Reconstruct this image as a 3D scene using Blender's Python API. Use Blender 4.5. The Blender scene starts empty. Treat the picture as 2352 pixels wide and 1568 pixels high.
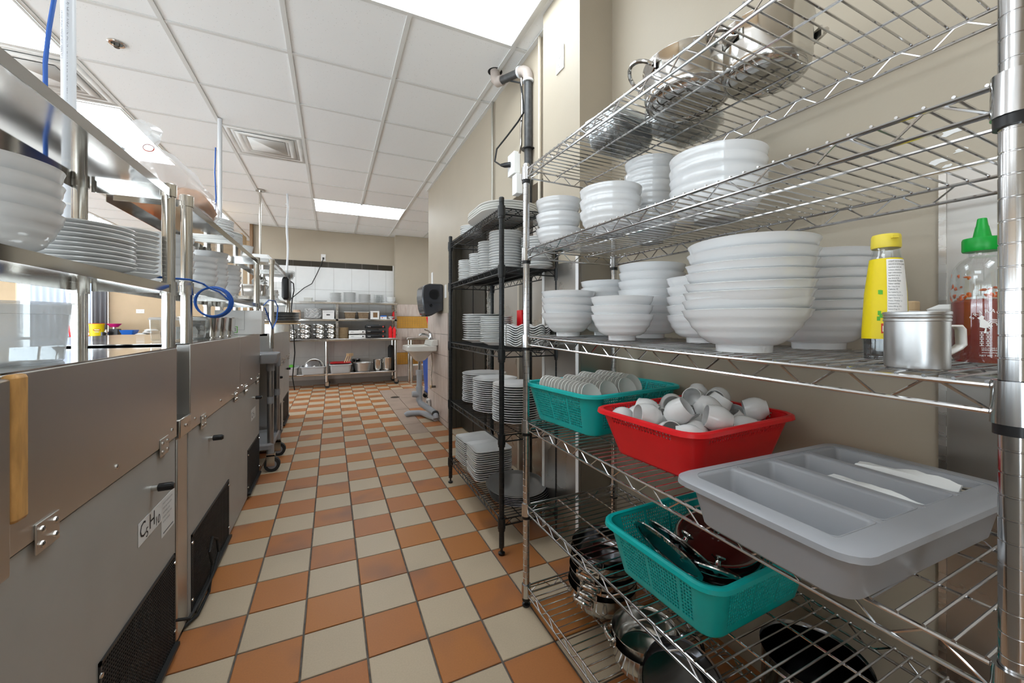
import bpy, math, random
from mathutils import Vector, Matrix
random.seed(7)
sc = bpy.context.scene
COL = sc.collection
PI = math.pi

# ------------------------------------------------------------------ camera
CAM_H = 1.09
cam = bpy.data.cameras.new('camera')
cam.sensor_fit = 'HORIZONTAL'
cam.sensor_width = 36.0
cam.lens = 896.44 / 2352.0 * 36.0
cam.shift_y = -(784.0 - 742.34) / 2352.0
cam.clip_start = 0.02
cam.clip_end = 60
co = bpy.data.objects.new('camera', cam)
COL.objects.link(co)
co.location = (0, 0, CAM_H)
co.rotation_euler = (PI / 2, 0, -0.432944)
sc.camera = co

# ------------------------------------------------------------------ world / exposure
w = bpy.data.worlds.new('world')
sc.world = w
w.use_nodes = True
w.node_tree.nodes['Background'].inputs[0].default_value = (0.84, 0.92, 1.0, 1)
w.node_tree.nodes['Background'].inputs[1].default_value = 8.0
sc.view_settings.view_transform = 'Standard'
sc.view_settings.look = 'None'
sc.view_settings.gamma = 1.0
sc.view_settings.exposure = 0.24
try:
    sc.view_settings.use_curve_mapping = False
except Exception:
    pass
PANEL = 7.6          # radiance of the ceiling light panels

# ------------------------------------------------------------------ materials
MATS = {}
def mat(name, col, rough=0.5, metal=0.0, var=0.0, vscale=8.0, bump=0.0, bscale=60.0, stretch=None,
        trans=0.0, alpha=1.0, emit=0.0, ior=1.45, rvar=0.0, spec=0.5, coat=0.0, sss=0.0):
    m = bpy.data.materials.new(name)
    m.use_nodes = True
    nt = m.node_tree
    b = nt.nodes['Principled BSDF']
    c4 = (col[0], col[1], col[2], 1)
    b.inputs['Base Color'].default_value = c4
    b.inputs['Roughness'].default_value = rough
    b.inputs['Metallic'].default_value = metal
    b.inputs['IOR'].default_value = ior
    b.inputs['Alpha'].default_value = alpha
    b.inputs['Specular IOR Level'].default_value = spec
    b.inputs['Transmission Weight'].default_value = trans
    b.inputs['Coat Weight'].default_value = coat
    if emit:
        b.inputs['Emission Color'].default_value = c4
        b.inputs['Emission Strength'].default_value = emit
    if var or bump or rvar:
        tc = nt.nodes.new('ShaderNodeTexCoord')
        mp = nt.nodes.new('ShaderNodeMapping')
        nt.links.new(tc.outputs['Object'], mp.inputs[0])
        if stretch:
            mp.inputs['Scale'].default_value = stretch
        n = nt.nodes.new('ShaderNodeTexNoise')
        n.inputs['Scale'].default_value = vscale
        n.inputs['Detail'].default_value = 5
        nt.links.new(mp.outputs[0], n.inputs['Vector'])
        if var:
            r = nt.nodes.new('ShaderNodeValToRGB')
            r.color_ramp.elements[0].position = 0.3
            r.color_ramp.elements[1].position = 0.7
            r.color_ramp.elements[0].color = tuple(max(0, x * (1 - var)) for x in col) + (1,)
            r.color_ramp.elements[1].color = tuple(min(1, x * (1 + var)) for x in col) + (1,)
            nt.links.new(n.outputs[0], r.inputs[0])
            nt.links.new(r.outputs[0], b.inputs['Base Color'])
        if rvar:
            mr = nt.nodes.new('ShaderNodeMapRange')
            mr.inputs['From Min'].default_value = 0.3
            mr.inputs['From Max'].default_value = 0.7
            mr.inputs['To Min'].default_value = max(0.01, rough - rvar)
            mr.inputs['To Max'].default_value = min(1, rough + rvar)
            nt.links.new(n.outputs[0], mr.inputs[0])
            nt.links.new(mr.outputs[0], b.inputs['Roughness'])
        if bump:
            n2 = nt.nodes.new('ShaderNodeTexNoise')
            n2.inputs['Scale'].default_value = bscale
            n2.inputs['Detail'].default_value = 3
            nt.links.new(mp.outputs[0], n2.inputs['Vector'])
            bp = nt.nodes.new('ShaderNodeBump')
            bp.inputs['Strength'].default_value = bump
            bp.inputs['Distance'].default_value = 0.002
            nt.links.new(n2.outputs[0], bp.inputs['Height'])
            nt.links.new(bp.outputs[0], b.inputs['Normal'])
    MATS[name] = m
    return m

mat('paint', (0.43, 0.370, 0.285), 0.55, bump=0.15, bscale=90, var=0.03, vscale=3)
mat('paint_tan', (0.55, 0.41, 0.26), 0.6, var=0.03)
mat('paint_grey', (0.55, 0.54, 0.50), 0.6)
mat('grout', (0.13, 0.11, 0.095), 0.9, var=0.3, vscale=40)
mat('wall_grout', (0.30, 0.26, 0.23), 0.9)
mat('ceil_white', (0.86, 0.86, 0.84), 0.85)
mat('tbar', (0.72, 0.72, 0.70), 0.5)
mat('panel', (0.85, 0.935, 1.0), 0.6, emit=PANEL)
mat('vent_white', (0.74, 0.74, 0.72), 0.5, var=0.08, vscale=6)
mat('vent_dark', (0.16, 0.17, 0.165), 0.8)
mat('steel', (0.52, 0.50, 0.47), 0.26, 1.0, rvar=0.08, vscale=5, bump=0.05, bscale=160, stretch=(1, 1, 8))
mat('steel_front', (0.62, 0.605, 0.58), 0.32, 1.0, rvar=0.02, vscale=3, var=0.02)
mat('steel_bright', (0.66, 0.64, 0.61), 0.16, 1.0, rvar=0.05, vscale=5)
mat('steel_under', (0.55, 0.54, 0.52), 0.09, 1.0, rvar=0.04, vscale=4)
mat('steel_pipe', (0.58, 0.55, 0.50), 0.20, 1.0, rvar=0.05)
mat('steel_wall', (0.42, 0.40, 0.37), 0.33, 1.0, rvar=0.1, vscale=4, var=0.1)
mat('chrome', (0.58, 0.58, 0.585), 0.16, 1.0)
mat('pot_steel', (0.60, 0.59, 0.57), 0.12, 1.0, rvar=0.06, vscale=7)
mat('pot_dark', (0.25, 0.25, 0.26), 0.14, 1.0)
mat('pan_alu', (0.36, 0.36, 0.36), 0.38, 1.0, rvar=0.08)
mat('aluminium', (0.60, 0.60, 0.60), 0.36, 1.0, rvar=0.08, vscale=20)
mat('white_trim', (0.80, 0.79, 0.77), 0.4)
mat('panel_grey', (0.40, 0.395, 0.375), 0.45, 0.25, var=0.04, vscale=6, bump=0.03, bscale=300)
mat('black_epoxy', (0.012, 0.013, 0.014), 0.35)
mat('black_plastic', (0.010, 0.010, 0.011), 0.3)
mat('black_rubber', (0.02, 0.02, 0.02), 0.7)
mat('mesh_black', (0.02, 0.02, 0.02), 0.5)
mat('dark_void', (0.02, 0.02, 0.02), 0.9)
mat('china', (0.80, 0.80, 0.79), 0.18, coat=0.3, var=0.015, vscale=10)
mat('china_bowl', (0.77, 0.775, 0.78), 0.15, coat=0.4, var=0.015, vscale=10, bump=0.06, bscale=30)
mat('china_warm', (0.80, 0.78, 0.74), 0.2, coat=0.3)
mat('melamine', (0.78, 0.77, 0.73), 0.35)
mat('teal', (0.004, 0.45, 0.43), 0.33, var=0.05)
mat('red_plastic', (0.78, 0.008, 0.014), 0.33, var=0.05)
mat('grey_plastic', (0.31, 0.315, 0.33), 0.35, bump=0.04, bscale=200)
mat('cart_grey', (0.25, 0.25, 0.26), 0.45, bump=0.1, bscale=120)
mat('tub_grey', (0.45, 0.46, 0.47), 0.5)
mat('paper', (0.80, 0.80, 0.78), 0.8, bump=0.3, bscale=40)
mat('card_white', (0.74, 0.73, 0.71), 0.7, var=0.02)
mat('card_brown', (0.50, 0.33, 0.17), 0.8, var=0.05)
mat('foam', (0.85, 0.85, 0.84), 0.6)
mat('wood', (0.55, 0.30, 0.10), 0.45, var=0.25, vscale=14, stretch=(6, 6, 1))
mat('wood_light', (0.60, 0.42, 0.24), 0.6, var=0.15, vscale=10, stretch=(1, 6, 1))
mat('brown_door', (0.030, 0.024, 0.016), 0.5, var=0.15, vscale=10, stretch=(8, 8, 1))
mat('brown_jamb', (0.055, 0.046, 0.032), 0.5, var=0.2, vscale=10, stretch=(8, 8, 1))
mat('pvc', (0.74, 0.76, 0.79), 0.3)
mat('pvc_grey', (0.42, 0.44, 0.47), 0.4)
mat('blue_cable', (0.015, 0.10, 0.42), 0.35)
mat('pipe_black', (0.055, 0.055, 0.055), 0.4, var=0.3, vscale=40)
mat('pipe_fit', (0.42, 0.36, 0.32), 0.5, var=0.15)
mat('conduit', (0.56, 0.50, 0.41), 0.5)
mat('conduit_grey', (0.42, 0.40, 0.35), 0.4, 0.5)
mat('porcelain', (0.78, 0.76, 0.71), 0.12, coat=0.5)
mat('dispenser', (0.045, 0.047, 0.055), 0.22, coat=0.3)
mat('bin_blue', (0.012, 0.07, 0.34), 0.4)
mat('drain', (0.12, 0.10, 0.08), 0.5, 0.6)
mat('glass', (1, 1, 1), 0.02, trans=1.0, ior=1.45)
mat('fried', (0.62, 0.30, 0.13), 0.8, var=0.5, vscale=90, bump=1.0, bscale=120)
mat('water', (0.93, 0.96, 0.98), 0.02, trans=1.0, ior=1.33)
mat('green_cap', (0.0, 0.33, 0.035), 0.35)
mat('yellow', (0.80, 0.62, 0.0), 0.4)
mat('yellow_cap', (0.78, 0.62, 0.06), 0.4)
mat('sauce', (0.26, 0.018, 0.006), 0.25, var=0.25, vscale=6)
mat('sauce_smear', (0.62, 0.10, 0.01), 0.3)
mat('soy', (0.006, 0.004, 0.004), 0.08)
mat('print_black', (0.02, 0.02, 0.02), 0.7)
mat('print_grey', (0.18, 0.19, 0.2), 0.7)
mat('print_white', (0.88, 0.86, 0.84), 0.6)
mat('print_red', (0.60, 0.05, 0.02), 0.6)
mat('print_green', (0.10, 0.42, 0.03), 0.6)
mat('sticker', (0.72, 0.72, 0.71), 0.5)
mat('basket_brown', (0.20, 0.14, 0.085), 0.7, var=0.2, vscale=40)
mat('pad_brown', (0.25, 0.17, 0.09), 0.8, var=0.2, vscale=30)
mat('peach', (0.70, 0.50, 0.36), 0.6)
mat('orange_wood', (0.46, 0.11, 0.025), 0.45, var=0.12, vscale=8)
mat('pink', (0.70, 0.015, 0.22), 0.4)
mat('blue_tray', (0.01, 0.12, 0.50), 0.4)
mat('curtain', (0.14, 0.14, 0.15), 0.8)
mat('sheer', (0.62, 0.70, 0.84), 0.8)
mat('dark_tile', (0.035, 0.028, 0.018), 0.15)
mat('white_tile', (0.76, 0.76, 0.75), 0.2, var=0.02)
mat('grey_tile', (0.50, 0.47, 0.44), 0.3, var=0.06, vscale=6)
mat('mosaic', (0.62, 0.32, 0.06), 0.35, var=0.08)
mat('trim_wood', (0.20, 0.11, 0.05), 0.5)
mat('counter_top', (0.32, 0.28, 0.24), 0.5)
mat('orange_toy', (0.75, 0.15, 0.02), 0.5)
mat('lid_red', (0.06, 0.012, 0.010), 0.12, coat=0.5)
mat('floor_slab', (0.40, 0.30, 0.235), 0.5, var=0.1, vscale=5, bump=0.1, bscale=50)

def pane_material():
    m = mat('pane_clear', (1, 1, 1), 0.02)
    nt = m.node_tree
    out = nt.nodes['Material Output']
    tb = nt.nodes.new('ShaderNodeBsdfTransparent')
    tb.inputs[0].default_value = (0.96, 0.98, 0.98, 1)
    gl = nt.nodes.new('ShaderNodeBsdfGlossy')
    gl.inputs['Roughness'].default_value = 0.02
    mx = nt.nodes.new('ShaderNodeMixShader')
    mx.inputs[0].default_value = 0.06
    nt.links.new(tb.outputs[0], mx.inputs[1])
    nt.links.new(gl.outputs[0], mx.inputs[2])
    nt.links.new(mx.outputs[0], out.inputs[0])
pane_material()

def film_material():
    """thin cloudy plastic film"""
    m = mat('bag_film', (0.9, 0.9, 0.9), 0.2)
    nt = m.node_tree
    out = nt.nodes['Material Output']
    tb = nt.nodes.new('ShaderNodeBsdfTransparent')
    tl = nt.nodes.new('ShaderNodeBsdfTranslucent')
    tl.inputs[0].default_value = (0.9, 0.9, 0.9, 1)
    gl = nt.nodes.new('ShaderNodeBsdfGlossy')
    gl.inputs['Roughness'].default_value = 0.18
    df = nt.nodes.new('ShaderNodeBsdfDiffuse')
    df.inputs[0].default_value = (0.9, 0.9, 0.9, 1)
    tc = nt.nodes.new('ShaderNodeTexCoord')
    n = nt.nodes.new('ShaderNodeTexNoise')
    n.inputs['Scale'].default_value = 30
    nt.links.new(tc.outputs['Object'], n.inputs['Vector'])
    bp = nt.nodes.new('ShaderNodeBump')
    bp.inputs['Strength'].default_value = 0.8
    bp.inputs['Distance'].default_value = 0.004
    nt.links.new(n.outputs[0], bp.inputs['Height'])
    nt.links.new(bp.outputs[0], gl.inputs['Normal'])
    def mx(a, b, f):
        q = nt.nodes.new('ShaderNodeMixShader')
        q.inputs[0].default_value = f
        nt.links.new(a, q.inputs[1])
        nt.links.new(b, q.inputs[2])
        return q.outputs[0]
    x = mx(tl.outputs[0], df.outputs[0], 0.5)
    x = mx(tb.outputs[0], x, 0.36)
    x = mx(x, gl.outputs[0], 0.2)
    nt.links.new(x, out.inputs[0])
film_material()

def thin_plastic(name, col, see, white, gloss, rough, ripple=0.0):
    """thin plastic wall: part see-through, part milky, part glossy"""
    m = mat(name, col, rough)
    nt = m.node_tree
    out = nt.nodes['Material Output']
    tb = nt.nodes.new('ShaderNodeBsdfTransparent')
    tb.inputs[0].default_value = (0.97, 0.98, 0.98, 1)
    tl = nt.nodes.new('ShaderNodeBsdfTranslucent')
    tl.inputs[0].default_value = col + (1,)
    df = nt.nodes.new('ShaderNodeBsdfDiffuse')
    df.inputs[0].default_value = col + (1,)
    gl = nt.nodes.new('ShaderNodeBsdfGlossy')
    gl.inputs['Roughness'].default_value = rough
    lw_ = nt.nodes.new('ShaderNodeLayerWeight')
    lw_.inputs[0].default_value = 0.35
    def mx(a, b, f):
        q = nt.nodes.new('ShaderNodeMixShader')
        if isinstance(f, float):
            q.inputs[0].default_value = f
        else:
            nt.links.new(f, q.inputs[0])
        nt.links.new(a, q.inputs[1])
        nt.links.new(b, q.inputs[2])
        return q.outputs[0]
    milky = mx(tl.outputs[0], df.outputs[0], 0.45)
    body = mx(tb.outputs[0], milky, white / (white + see))
    mul = nt.nodes.new('ShaderNodeMath')
    mul.operation = 'MULTIPLY_ADD'
    nt.links.new(lw_.outputs['Facing'], mul.inputs[0])
    mul.inputs[1].default_value = gloss
    mul.inputs[2].default_value = gloss * 0.35
    nt.links.new(mx(body, gl.outputs[0], mul.outputs[0]), out.inputs[0])
thin_plastic('clear', (0.9, 0.92, 0.92), 0.95, 0.02, 0.16, 0.04)
thin_plastic('clear_foil', (0.85, 0.86, 0.86), 0.85, 0.08, 0.28, 0.06)
thin_plastic('frosted', (0.90, 0.92, 0.94), 0.60, 0.36, 0.2, 0.25)

def tile_material(name, c1, c2, edge, rough, spots=0.0):
    """glazed quarry tile; colour differs from tile to tile, darker firing towards one rim of some tiles"""
    m = mat(name, c1, rough)
    nt = m.node_tree
    b = nt.nodes['Principled BSDF']
    oi = nt.nodes.new('ShaderNodeObjectInfo')
    tc = nt.nodes.new('ShaderNodeTexCoord')
    r = nt.nodes.new('ShaderNodeValToRGB')
    r.color_ramp.elements[0].color = c1 + (1,)
    r.color_ramp.elements[1].color = c2 + (1,)
    nt.links.new(oi.outputs['Random'], r.inputs[0])
    n = nt.nodes.new('ShaderNodeTexNoise')
    n.inputs['Scale'].default_value = 7
    n.inputs['Detail'].default_value = 4
    nt.links.new(tc.outputs['Object'], n.inputs['Vector'])
    vm = nt.nodes.new('ShaderNodeVectorMath')
    vm.operation = 'SCALE'
    vm.inputs[3].default_value = 1.0
    ge = nt.nodes.new('ShaderNodeNewGeometry')
    n2 = nt.nodes.new('ShaderNodeTexNoise')
    n2.inputs['Scale'].default_value = 3.2
    n2.inputs['Detail'].default_value = 2
    nt.links.new(ge.outputs['Position'], n2.inputs['Vector'])
    mr = nt.nodes.new('ShaderNodeMapRange')
    mr.inputs['From Min'].default_value = 0.52
    mr.inputs['From Max'].default_value = 0.72
    mr.inputs['To Max'].default_value = 0.85
    nt.links.new(n2.outputs[0], mr.inputs[0])
    mx = nt.nodes.new('ShaderNodeMix')
    mx.data_type = 'RGBA'
    nt.links.new(mr.outputs[0], mx.inputs[0])
    nt.links.new(r.outputs[0], mx.inputs[6])
    mx.inputs[7].default_value = edge + (1,)
    n3 = nt.nodes.new('ShaderNodeTexNoise')
    n3.inputs['Scale'].default_value = 180
    nt.links.new(ge.outputs['Position'], n3.inputs['Vector'])
    mx2 = nt.nodes.new('ShaderNodeMix')
    mx2.data_type = 'RGBA'
    mx2.blend_type = 'MULTIPLY'
    mx2.inputs[0].default_value = 0.18
    nt.links.new(mx.outputs[2], mx2.inputs[6])
    nt.links.new(n3.outputs[0], mx2.inputs[7])
    nt.links.new(mx2.outputs[2], b.inputs['Base Color'])
    bp = nt.nodes.new('ShaderNodeBump')
    bp.inputs['Strength'].default_value = 0.12
    bp.inputs['Distance'].default_value = 0.001
    nt.links.new(n3.outputs[0], bp.inputs['Height'])
    nt.links.new(bp.outputs[0], b.inputs['Normal'])
tile_material('tile_beige', (0.57, 0.45, 0.315), (0.61, 0.485, 0.34), (0.54, 0.43, 0.305), 0.42)
tile_material('tile_orange', (0.53, 0.205, 0.056), (0.48, 0.180, 0.064), (0.30, 0.138, 0.080), 0.42)

def ceil_material():
    m = mat('ceil_tile', (0.80, 0.80, 0.785), 0.9)
    nt = m.node_tree
    b = nt.nodes['Principled BSDF']
    ge = nt.nodes.new('ShaderNodeNewGeometry')
    v = nt.nodes.new('ShaderNodeTexVoronoi')
    v.inputs['Scale'].default_value = 55
    nt.links.new(ge.outputs['Position'], v.inputs['Vector'])
    n = nt.nodes.new('ShaderNodeTexNoise')
    n.inputs['Scale'].default_value = 25
    nt.links.new(ge.outputs['Position'], n.inputs['Vector'])
    mr = nt.nodes.new('ShaderNodeMapRange')
    mr.inputs['From Min'].default_value = 0.06
    mr.inputs['From Max'].default_value = 0.13
    nt.links.new(v.outputs['Distance'], mr.inputs[0])
    mx = nt.nodes.new('ShaderNodeMix')
    mx.data_type = 'RGBA'
    nt.links.new(mr.outputs[0], mx.inputs[0])
    mx.inputs[6].default_value = (0.62, 0.62, 0.61, 1)
    mx.inputs[7].default_value = (0.90, 0.91, 0.91, 1)
    nt.links.new(mx.outputs[2], b.inputs['Base Color'])
ceil_material()

def wall_tile_material():
    m = mat('pink_tile', (0.60, 0.50, 0.44), 0.3)
    nt = m.node_tree
    b = nt.nodes['Principled BSDF']
    ge = nt.nodes.new('ShaderNodeNewGeometry')
    n = nt.nodes.new('ShaderNodeTexNoise')
    mp = nt.nodes.new('ShaderNodeMapping')
    mp.inputs['Scale'].default_value = (14, 14, 2)
    nt.links.new(ge.outputs['Position'], mp.inputs[0])
    n.inputs['Scale'].default_value = 3
    n.inputs['Detail'].default_value = 4
    nt.links.new(mp.outputs[0], n.inputs['Vector'])
    r = nt.nodes.new('ShaderNodeValToRGB')
    r.color_ramp.elements[0].position = 0.3
    r.color_ramp.elements[1].position = 0.7
    r.color_ramp.elements[0].color = (0.53, 0.42, 0.36, 1)
    r.color_ramp.elements[1].color = (0.66, 0.57, 0.51, 1)
    nt.links.new(n.outputs[0], r.inputs[0])
    nt.links.new(r.outputs[0], b.inputs['Base Color'])
wall_tile_material()

# ------------------------------------------------------------------ mesh helpers
class MB:
    def __init__(self):
        self.v = []
        self.f = []
    def box(self, c, s, rz=0.0):
        cx, cy, cz = c
        hx, hy, hz = s[0] / 2, s[1] / 2, s[2] / 2
        o = len(self.v)
        ca, sa = math.cos(rz), math.sin(rz)
        for z in (-hz, hz):
            for x, y in ((-hx, -hy), (hx, -hy), (hx, hy), (-hx, hy)):
                self.v.append((cx + x * ca - y * sa, cy + x * sa + y * ca, cz + z))
        for q in ((0, 3, 2, 1), (4, 5, 6, 7), (0, 1, 5, 4), (1, 2, 6, 5), (2, 3, 7, 6), (3, 0, 4, 7)):
            self.f.append(tuple(o + i for i in q))
        return self
    def b2(self, x0, x1, y0, y1, z0, z1):
        return self.box(((x0 + x1) / 2, (y0 + y1) / 2, (z0 + z1) / 2), (abs(x1 - x0), abs(y1 - y0), abs(z1 - z0)))
    def ring_bridge(self, a, b, n):
        for i in range(n):
            j = (i + 1) % n
            self.f.append((a + i, a + j, b + j, b + i))
    def tube(self, pts, r, n=8, closed=False, caps=True):
        pts = [Vector(p) for p in pts]
        m = len(pts)
        rs = r if isinstance(r, (list, tuple)) else [r] * m
        first = len(self.v)
        up = None
        for i, p in enumerate(pts):
            if closed:
                t = (pts[(i + 1) % m] - pts[i - 1])
            else:
                t = pts[min(i + 1, m - 1)] - pts[max(i - 1, 0)]
            t.normalize()
            if up is None:
                up = Vector((0, 0, 1)) if abs(t.z) < 0.9 else Vector((1, 0, 0))
            e1 = (up - t * up.dot(t))
            if e1.length < 1e-5:
                e1 = t.orthogonal()
            e1.normalize()
            e2 = t.cross(e1)
            up = e1
            for k in range(n):
                a = 2 * PI * k / n
                q = p + (e1 * math.cos(a) + e2 * math.sin(a)) * rs[i]
                self.v.append(tuple(q))
        for i in range(m - 1):
            self.ring_bridge(first + i * n, first + (i + 1) * n, n)
        if closed:
            self.ring_bridge(first + (m - 1) * n, first, n)
        elif caps:
            self.f.append(tuple(first + k for k in reversed(range(n))))
            self.f.append(tuple(first + (m - 1) * n + k for k in range(n)))
        return self
    def cyl(self, p0, p1, r, n=16):
        return self.tube([p0, p1], r, n)
    def lathe(self, prof, n=32, c=(0, 0, 0), close=False, sx=1.0, sy=1.0):
        first = len(self.v)
        rings = []
        for r, z in prof:
            if r < 1e-6:
                rings.append((len(self.v), 1))
                self.v.append((c[0], c[1], c[2] + z))
            else:
                rings.append((len(self.v), n))
                for k in range(n):
                    a = 2 * PI * k / n
                    self.v.append((c[0] + sx * r * math.cos(a), c[1] + sy * r * math.sin(a), c[2] + z))
        prs = list(zip(rings[:-1], rings[1:]))
        if close:
            prs.append((rings[-1], rings[0]))
        for (a, na), (b, nb) in prs:
            if na == n and nb == n:
                self.ring_bridge(a, b, n)
            elif na == 1 and nb == n:
                for k in range(n):
                    self.f.append((a, b + (k + 1) % n, b + k))
            elif na == n and nb == 1:
                for k in range(n):
                    self.f.append((a + k, a + (k + 1) % n, b))
        return self
    def rrect(self, hx, hy, rad, k=5):
        pts = []
        for cx, cy, a0 in ((hx - rad, hy - rad, 0), (-hx + rad, hy - rad, PI / 2), (-hx + rad, -hy + rad, PI), (hx - rad, -hy + rad, 1.5 * PI)):
            for i in range(k + 1):
                a = a0 + PI / 2 * i / k
                pts.append((cx + rad * math.cos(a), cy + rad * math.sin(a)))
        return pts
    def rloft(self, secs, k=5, cap0=True, cap1=True, closed=False):
        """secs: (hx, hy, rad, z) rounded rectangle sections"""
        st = []
        n = 4 * (k + 1)
        for s in secs:
            hx, hy, rad, z = s[:4]
            ox, oy = (s[4], s[5]) if len(s) > 4 else (0, 0)
            st.append(len(self.v))
            for x, y in self.rrect(hx, hy, min(rad, hx - 1e-4, hy - 1e-4), k):
                self.v.append((x + ox, y + oy, z))
        for a, b in zip(st[:-1], st[1:]):
            self.ring_bridge(a, b, n)
        if closed:
            self.ring_bridge(st[-1], st[0], n)
        else:
            if cap0:
                self.f.append(tuple(st[0] + i for i in reversed(range(n))))
            if cap1:
                self.f.append(tuple(st[-1] + i for i in range(n)))
        return self
    def prism(self, pts, axis, a, b):
        """closed polygon pts (2D) extruded along axis from a to b"""
        o = len(self.v)
        n = len(pts)
        for h in (a, b):
            for p, q in pts:
                self.v.append({'x': (h, p, q), 'y': (p, h, q), 'z': (p, q, h)}[axis])
        self.f.append(tuple(o + i for i in reversed(range(n))))
        self.f.append(tuple(o + n + i for i in range(n)))
        for i in range(n):
            j = (i + 1) % n
            self.f.append((o + i, o + j, o + n + j, o + n + i))
        return self
    def mesh(self, name, material=None, smooth=True, ang=35):
        me = bpy.data.meshes.new(name)
        me.from_pydata(self.v, [], self.f)
        me.update()
        if smooth:
            me.shade_smooth()
            me.set_sharp_from_angle(angle=math.radians(ang))
        if material:
            me.materials.append(MATS[material])
        return me

def obj(name, me, parent=None, loc=(0, 0, 0), rot=(0, 0, 0), material=None, bevel=0.0, solid=0.0, sub=0):
    if isinstance(me, MB):
        me = me.mesh(name, material)
    elif material and me and not me.materials:
        me.materials.append(MATS[material])
    o = bpy.data.objects.new(name, me)
    COL.objects.link(o)
    o.parent = parent
    o.location = loc
    o.rotation_euler = rot
    if solid:
        md = o.modifiers.new('solid', 'SOLIDIFY')
        md.thickness = solid
        md.offset = 0
    if bevel:
        md = o.modifiers.new('bevel', 'BEVEL')
        md.width = bevel
        md.segments = 2
        md.limit_method = 'ANGLE'
    if sub:
        md = o.modifiers.new('sub', 'SUBSURF')
        md.levels = sub
        md.render_levels = sub
    return o

def tag(o, label, cat, group=None):
    o['label'] = label
    o['category'] = cat
    if group:
        o['group'] = group
    return o

def struct(o, label=None):
    o['kind'] = 'structure'
    if label:
        o['label'] = label
        o['category'] = label.split()[-1] if False else 'structure'
    return o

def thing(name, label, cat, loc=(0, 0, 0), rz=0.0, group=None):
    o = bpy.data.objects.new(name, None)
    o.empty_display_size = 0.05
    COL.objects.link(o)
    o.location = loc
    o.rotation_euler = (0, 0, rz)
    return tag(o, label, cat, group)

def dup(root, loc=None, rot=None, label=None, group=None):
    r = root.copy()
    COL.objects.link(r)
    if loc is not None:
        r.location = loc
    if rot is not None:
        r.rotation_euler = rot
    if label:
        r['label'] = label
    if group:
        r['group'] = group
    for ch in list(root.children):
        c = ch.copy()
        COL.objects.link(c)
        c.parent = r
        for g in list(ch.children):
            d = g.copy()
            COL.objects.link(d)
            d.parent = c
    return r

def text_pts(s, size, align='LEFT', sx=1.0):
    """lettering as flat mesh data: (verts2d, faces)"""
    cu = bpy.data.curves.new('txt', 'FONT')
    cu.body = s
    cu.size = size
    cu.align_x = align
    cu.resolution_u = 2
    o = bpy.data.objects.new('txt', cu)
    COL.objects.link(o)
    dg = bpy.context.evaluated_depsgraph_get()
    me = o.evaluated_get(dg).to_mesh()
    vs = [(v.co.x * sx, v.co.y) for v in me.vertices]
    fs = [tuple(p.vertices) for p in me.polygons]
    o.evaluated_get(dg).to_mesh_clear()
    bpy.data.objects.remove(o)
    bpy.data.curves.remove(cu)
    return vs, fs

def add_flat(mb, data, fn):
    vs, fs = data
    o = len(mb.v)
    for x, y in vs:
        mb.v.append(fn(x, y))
    for f in fs:
        mb.f.append(tuple(o + i for i in f))

LAST = [None]
ORD = ['', '', 'second', 'third', 'fourth', 'fifth', 'sixth', 'seventh', 'eighth', 'ninth', 'tenth', 'eleventh', 'twelfth', 'thirteenth',
       'fourteenth', 'fifteenth', 'sixteenth', 'seventeenth', 'eighteenth', 'nineteenth', 'twentieth', 'twenty-first', 'twenty-second']
def stack(name, me, n, x, y, z, pitch, label, cat, group, jit=0.002, tilt=0.0, rz=True, lean=(0, 0)):
    for i in range(n):
        o = bpy.data.objects.new(name, me)
        COL.objects.link(o)
        o.location = (x + random.uniform(-jit, jit) + lean[0] * i, y + random.uniform(-jit, jit) + lean[1] * i, z + i * pitch)
        o.rotation_euler = (random.uniform(-tilt, tilt), random.uniform(-tilt, tilt), random.uniform(0, 6.28) if rz is True else rz)
        lab = label
        if '%s' in label:
            lab = label % ('top' if i == n - 1 else 'bottom' if i == 0 else ORD[i + 1])
        LAST[0] = tag(o, lab, cat, group)
    return o
# ------------------------------------------------------------------ floor
TP = 0.1966
FX0, FY0 = -0.2857, 1.5485
fl = struct(obj('floor', MB().b2(-6, 3, -2, 9.4, -0.12, -0.005), material='grout'))
g = 0.0032
tm = MB()
s = TP / 2 - g
tm.v = [(-s, -s, -0.012), (s, -s, -0.012), (s, s, -0.012), (-s, s, -0.012),
        (-s, -s, -0.0015), (s, -s, -0.0015), (s, s, -0.0015), (-s, s, -0.0015)]
e = s - 0.002
tm.v += [(-e, -e, 0), (e, -e, 0), (e, e, 0), (-e, e, 0)]
tm.f = [(8, 9, 10, 11)]
for a, b in ((0, 4), (4, 8)):
    for i in range(4):
        j = (i + 1) % 4
        tm.f.append((a + i, a + j, b + j, b + i))
tile_me = {'b': tm.mesh('floor_tile', 'tile_beige', False), 'o': tm.mesh('floor_tile', 'tile_orange', False)}
def slab_cell(i, j):
    x = FX0 + (i + .5) * TP
    y = FY0 + (j + .5) * TP
    return (i == 5 and 12 <= j <= 25) or (i in (6, 7, 8, 9) and 18 <= j <= 25)
rest = {'b': MB(), 'o': MB()}
cnt = 0
for i in range(-28, 17):
    for j in range(-17, 40):
        if slab_cell(i, j):
            continue
        x = FX0 + (i + .5) * TP
        y = FY0 + (j + .5) * TP
        if not (-5.95 < x < 2.95 and -1.95 < y < 9.3):
            continue
        k = 'b' if (i + j) % 2 == 0 else 'o'
        if -1 <= i <= 7 and -3 <= j <= 29:
            obj('floor_tile', tile_me[k], fl, (x, y, 0))
            cnt += 1
        elif -3.5 < x:
            o0 = len(rest[k].v)
            rest[k].v += [(vx + x, vy + y, vz) for vx, vy, vz in tm.v]
            rest[k].f += [tuple(q + o0 for q in f) for f in tm.f]
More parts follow.
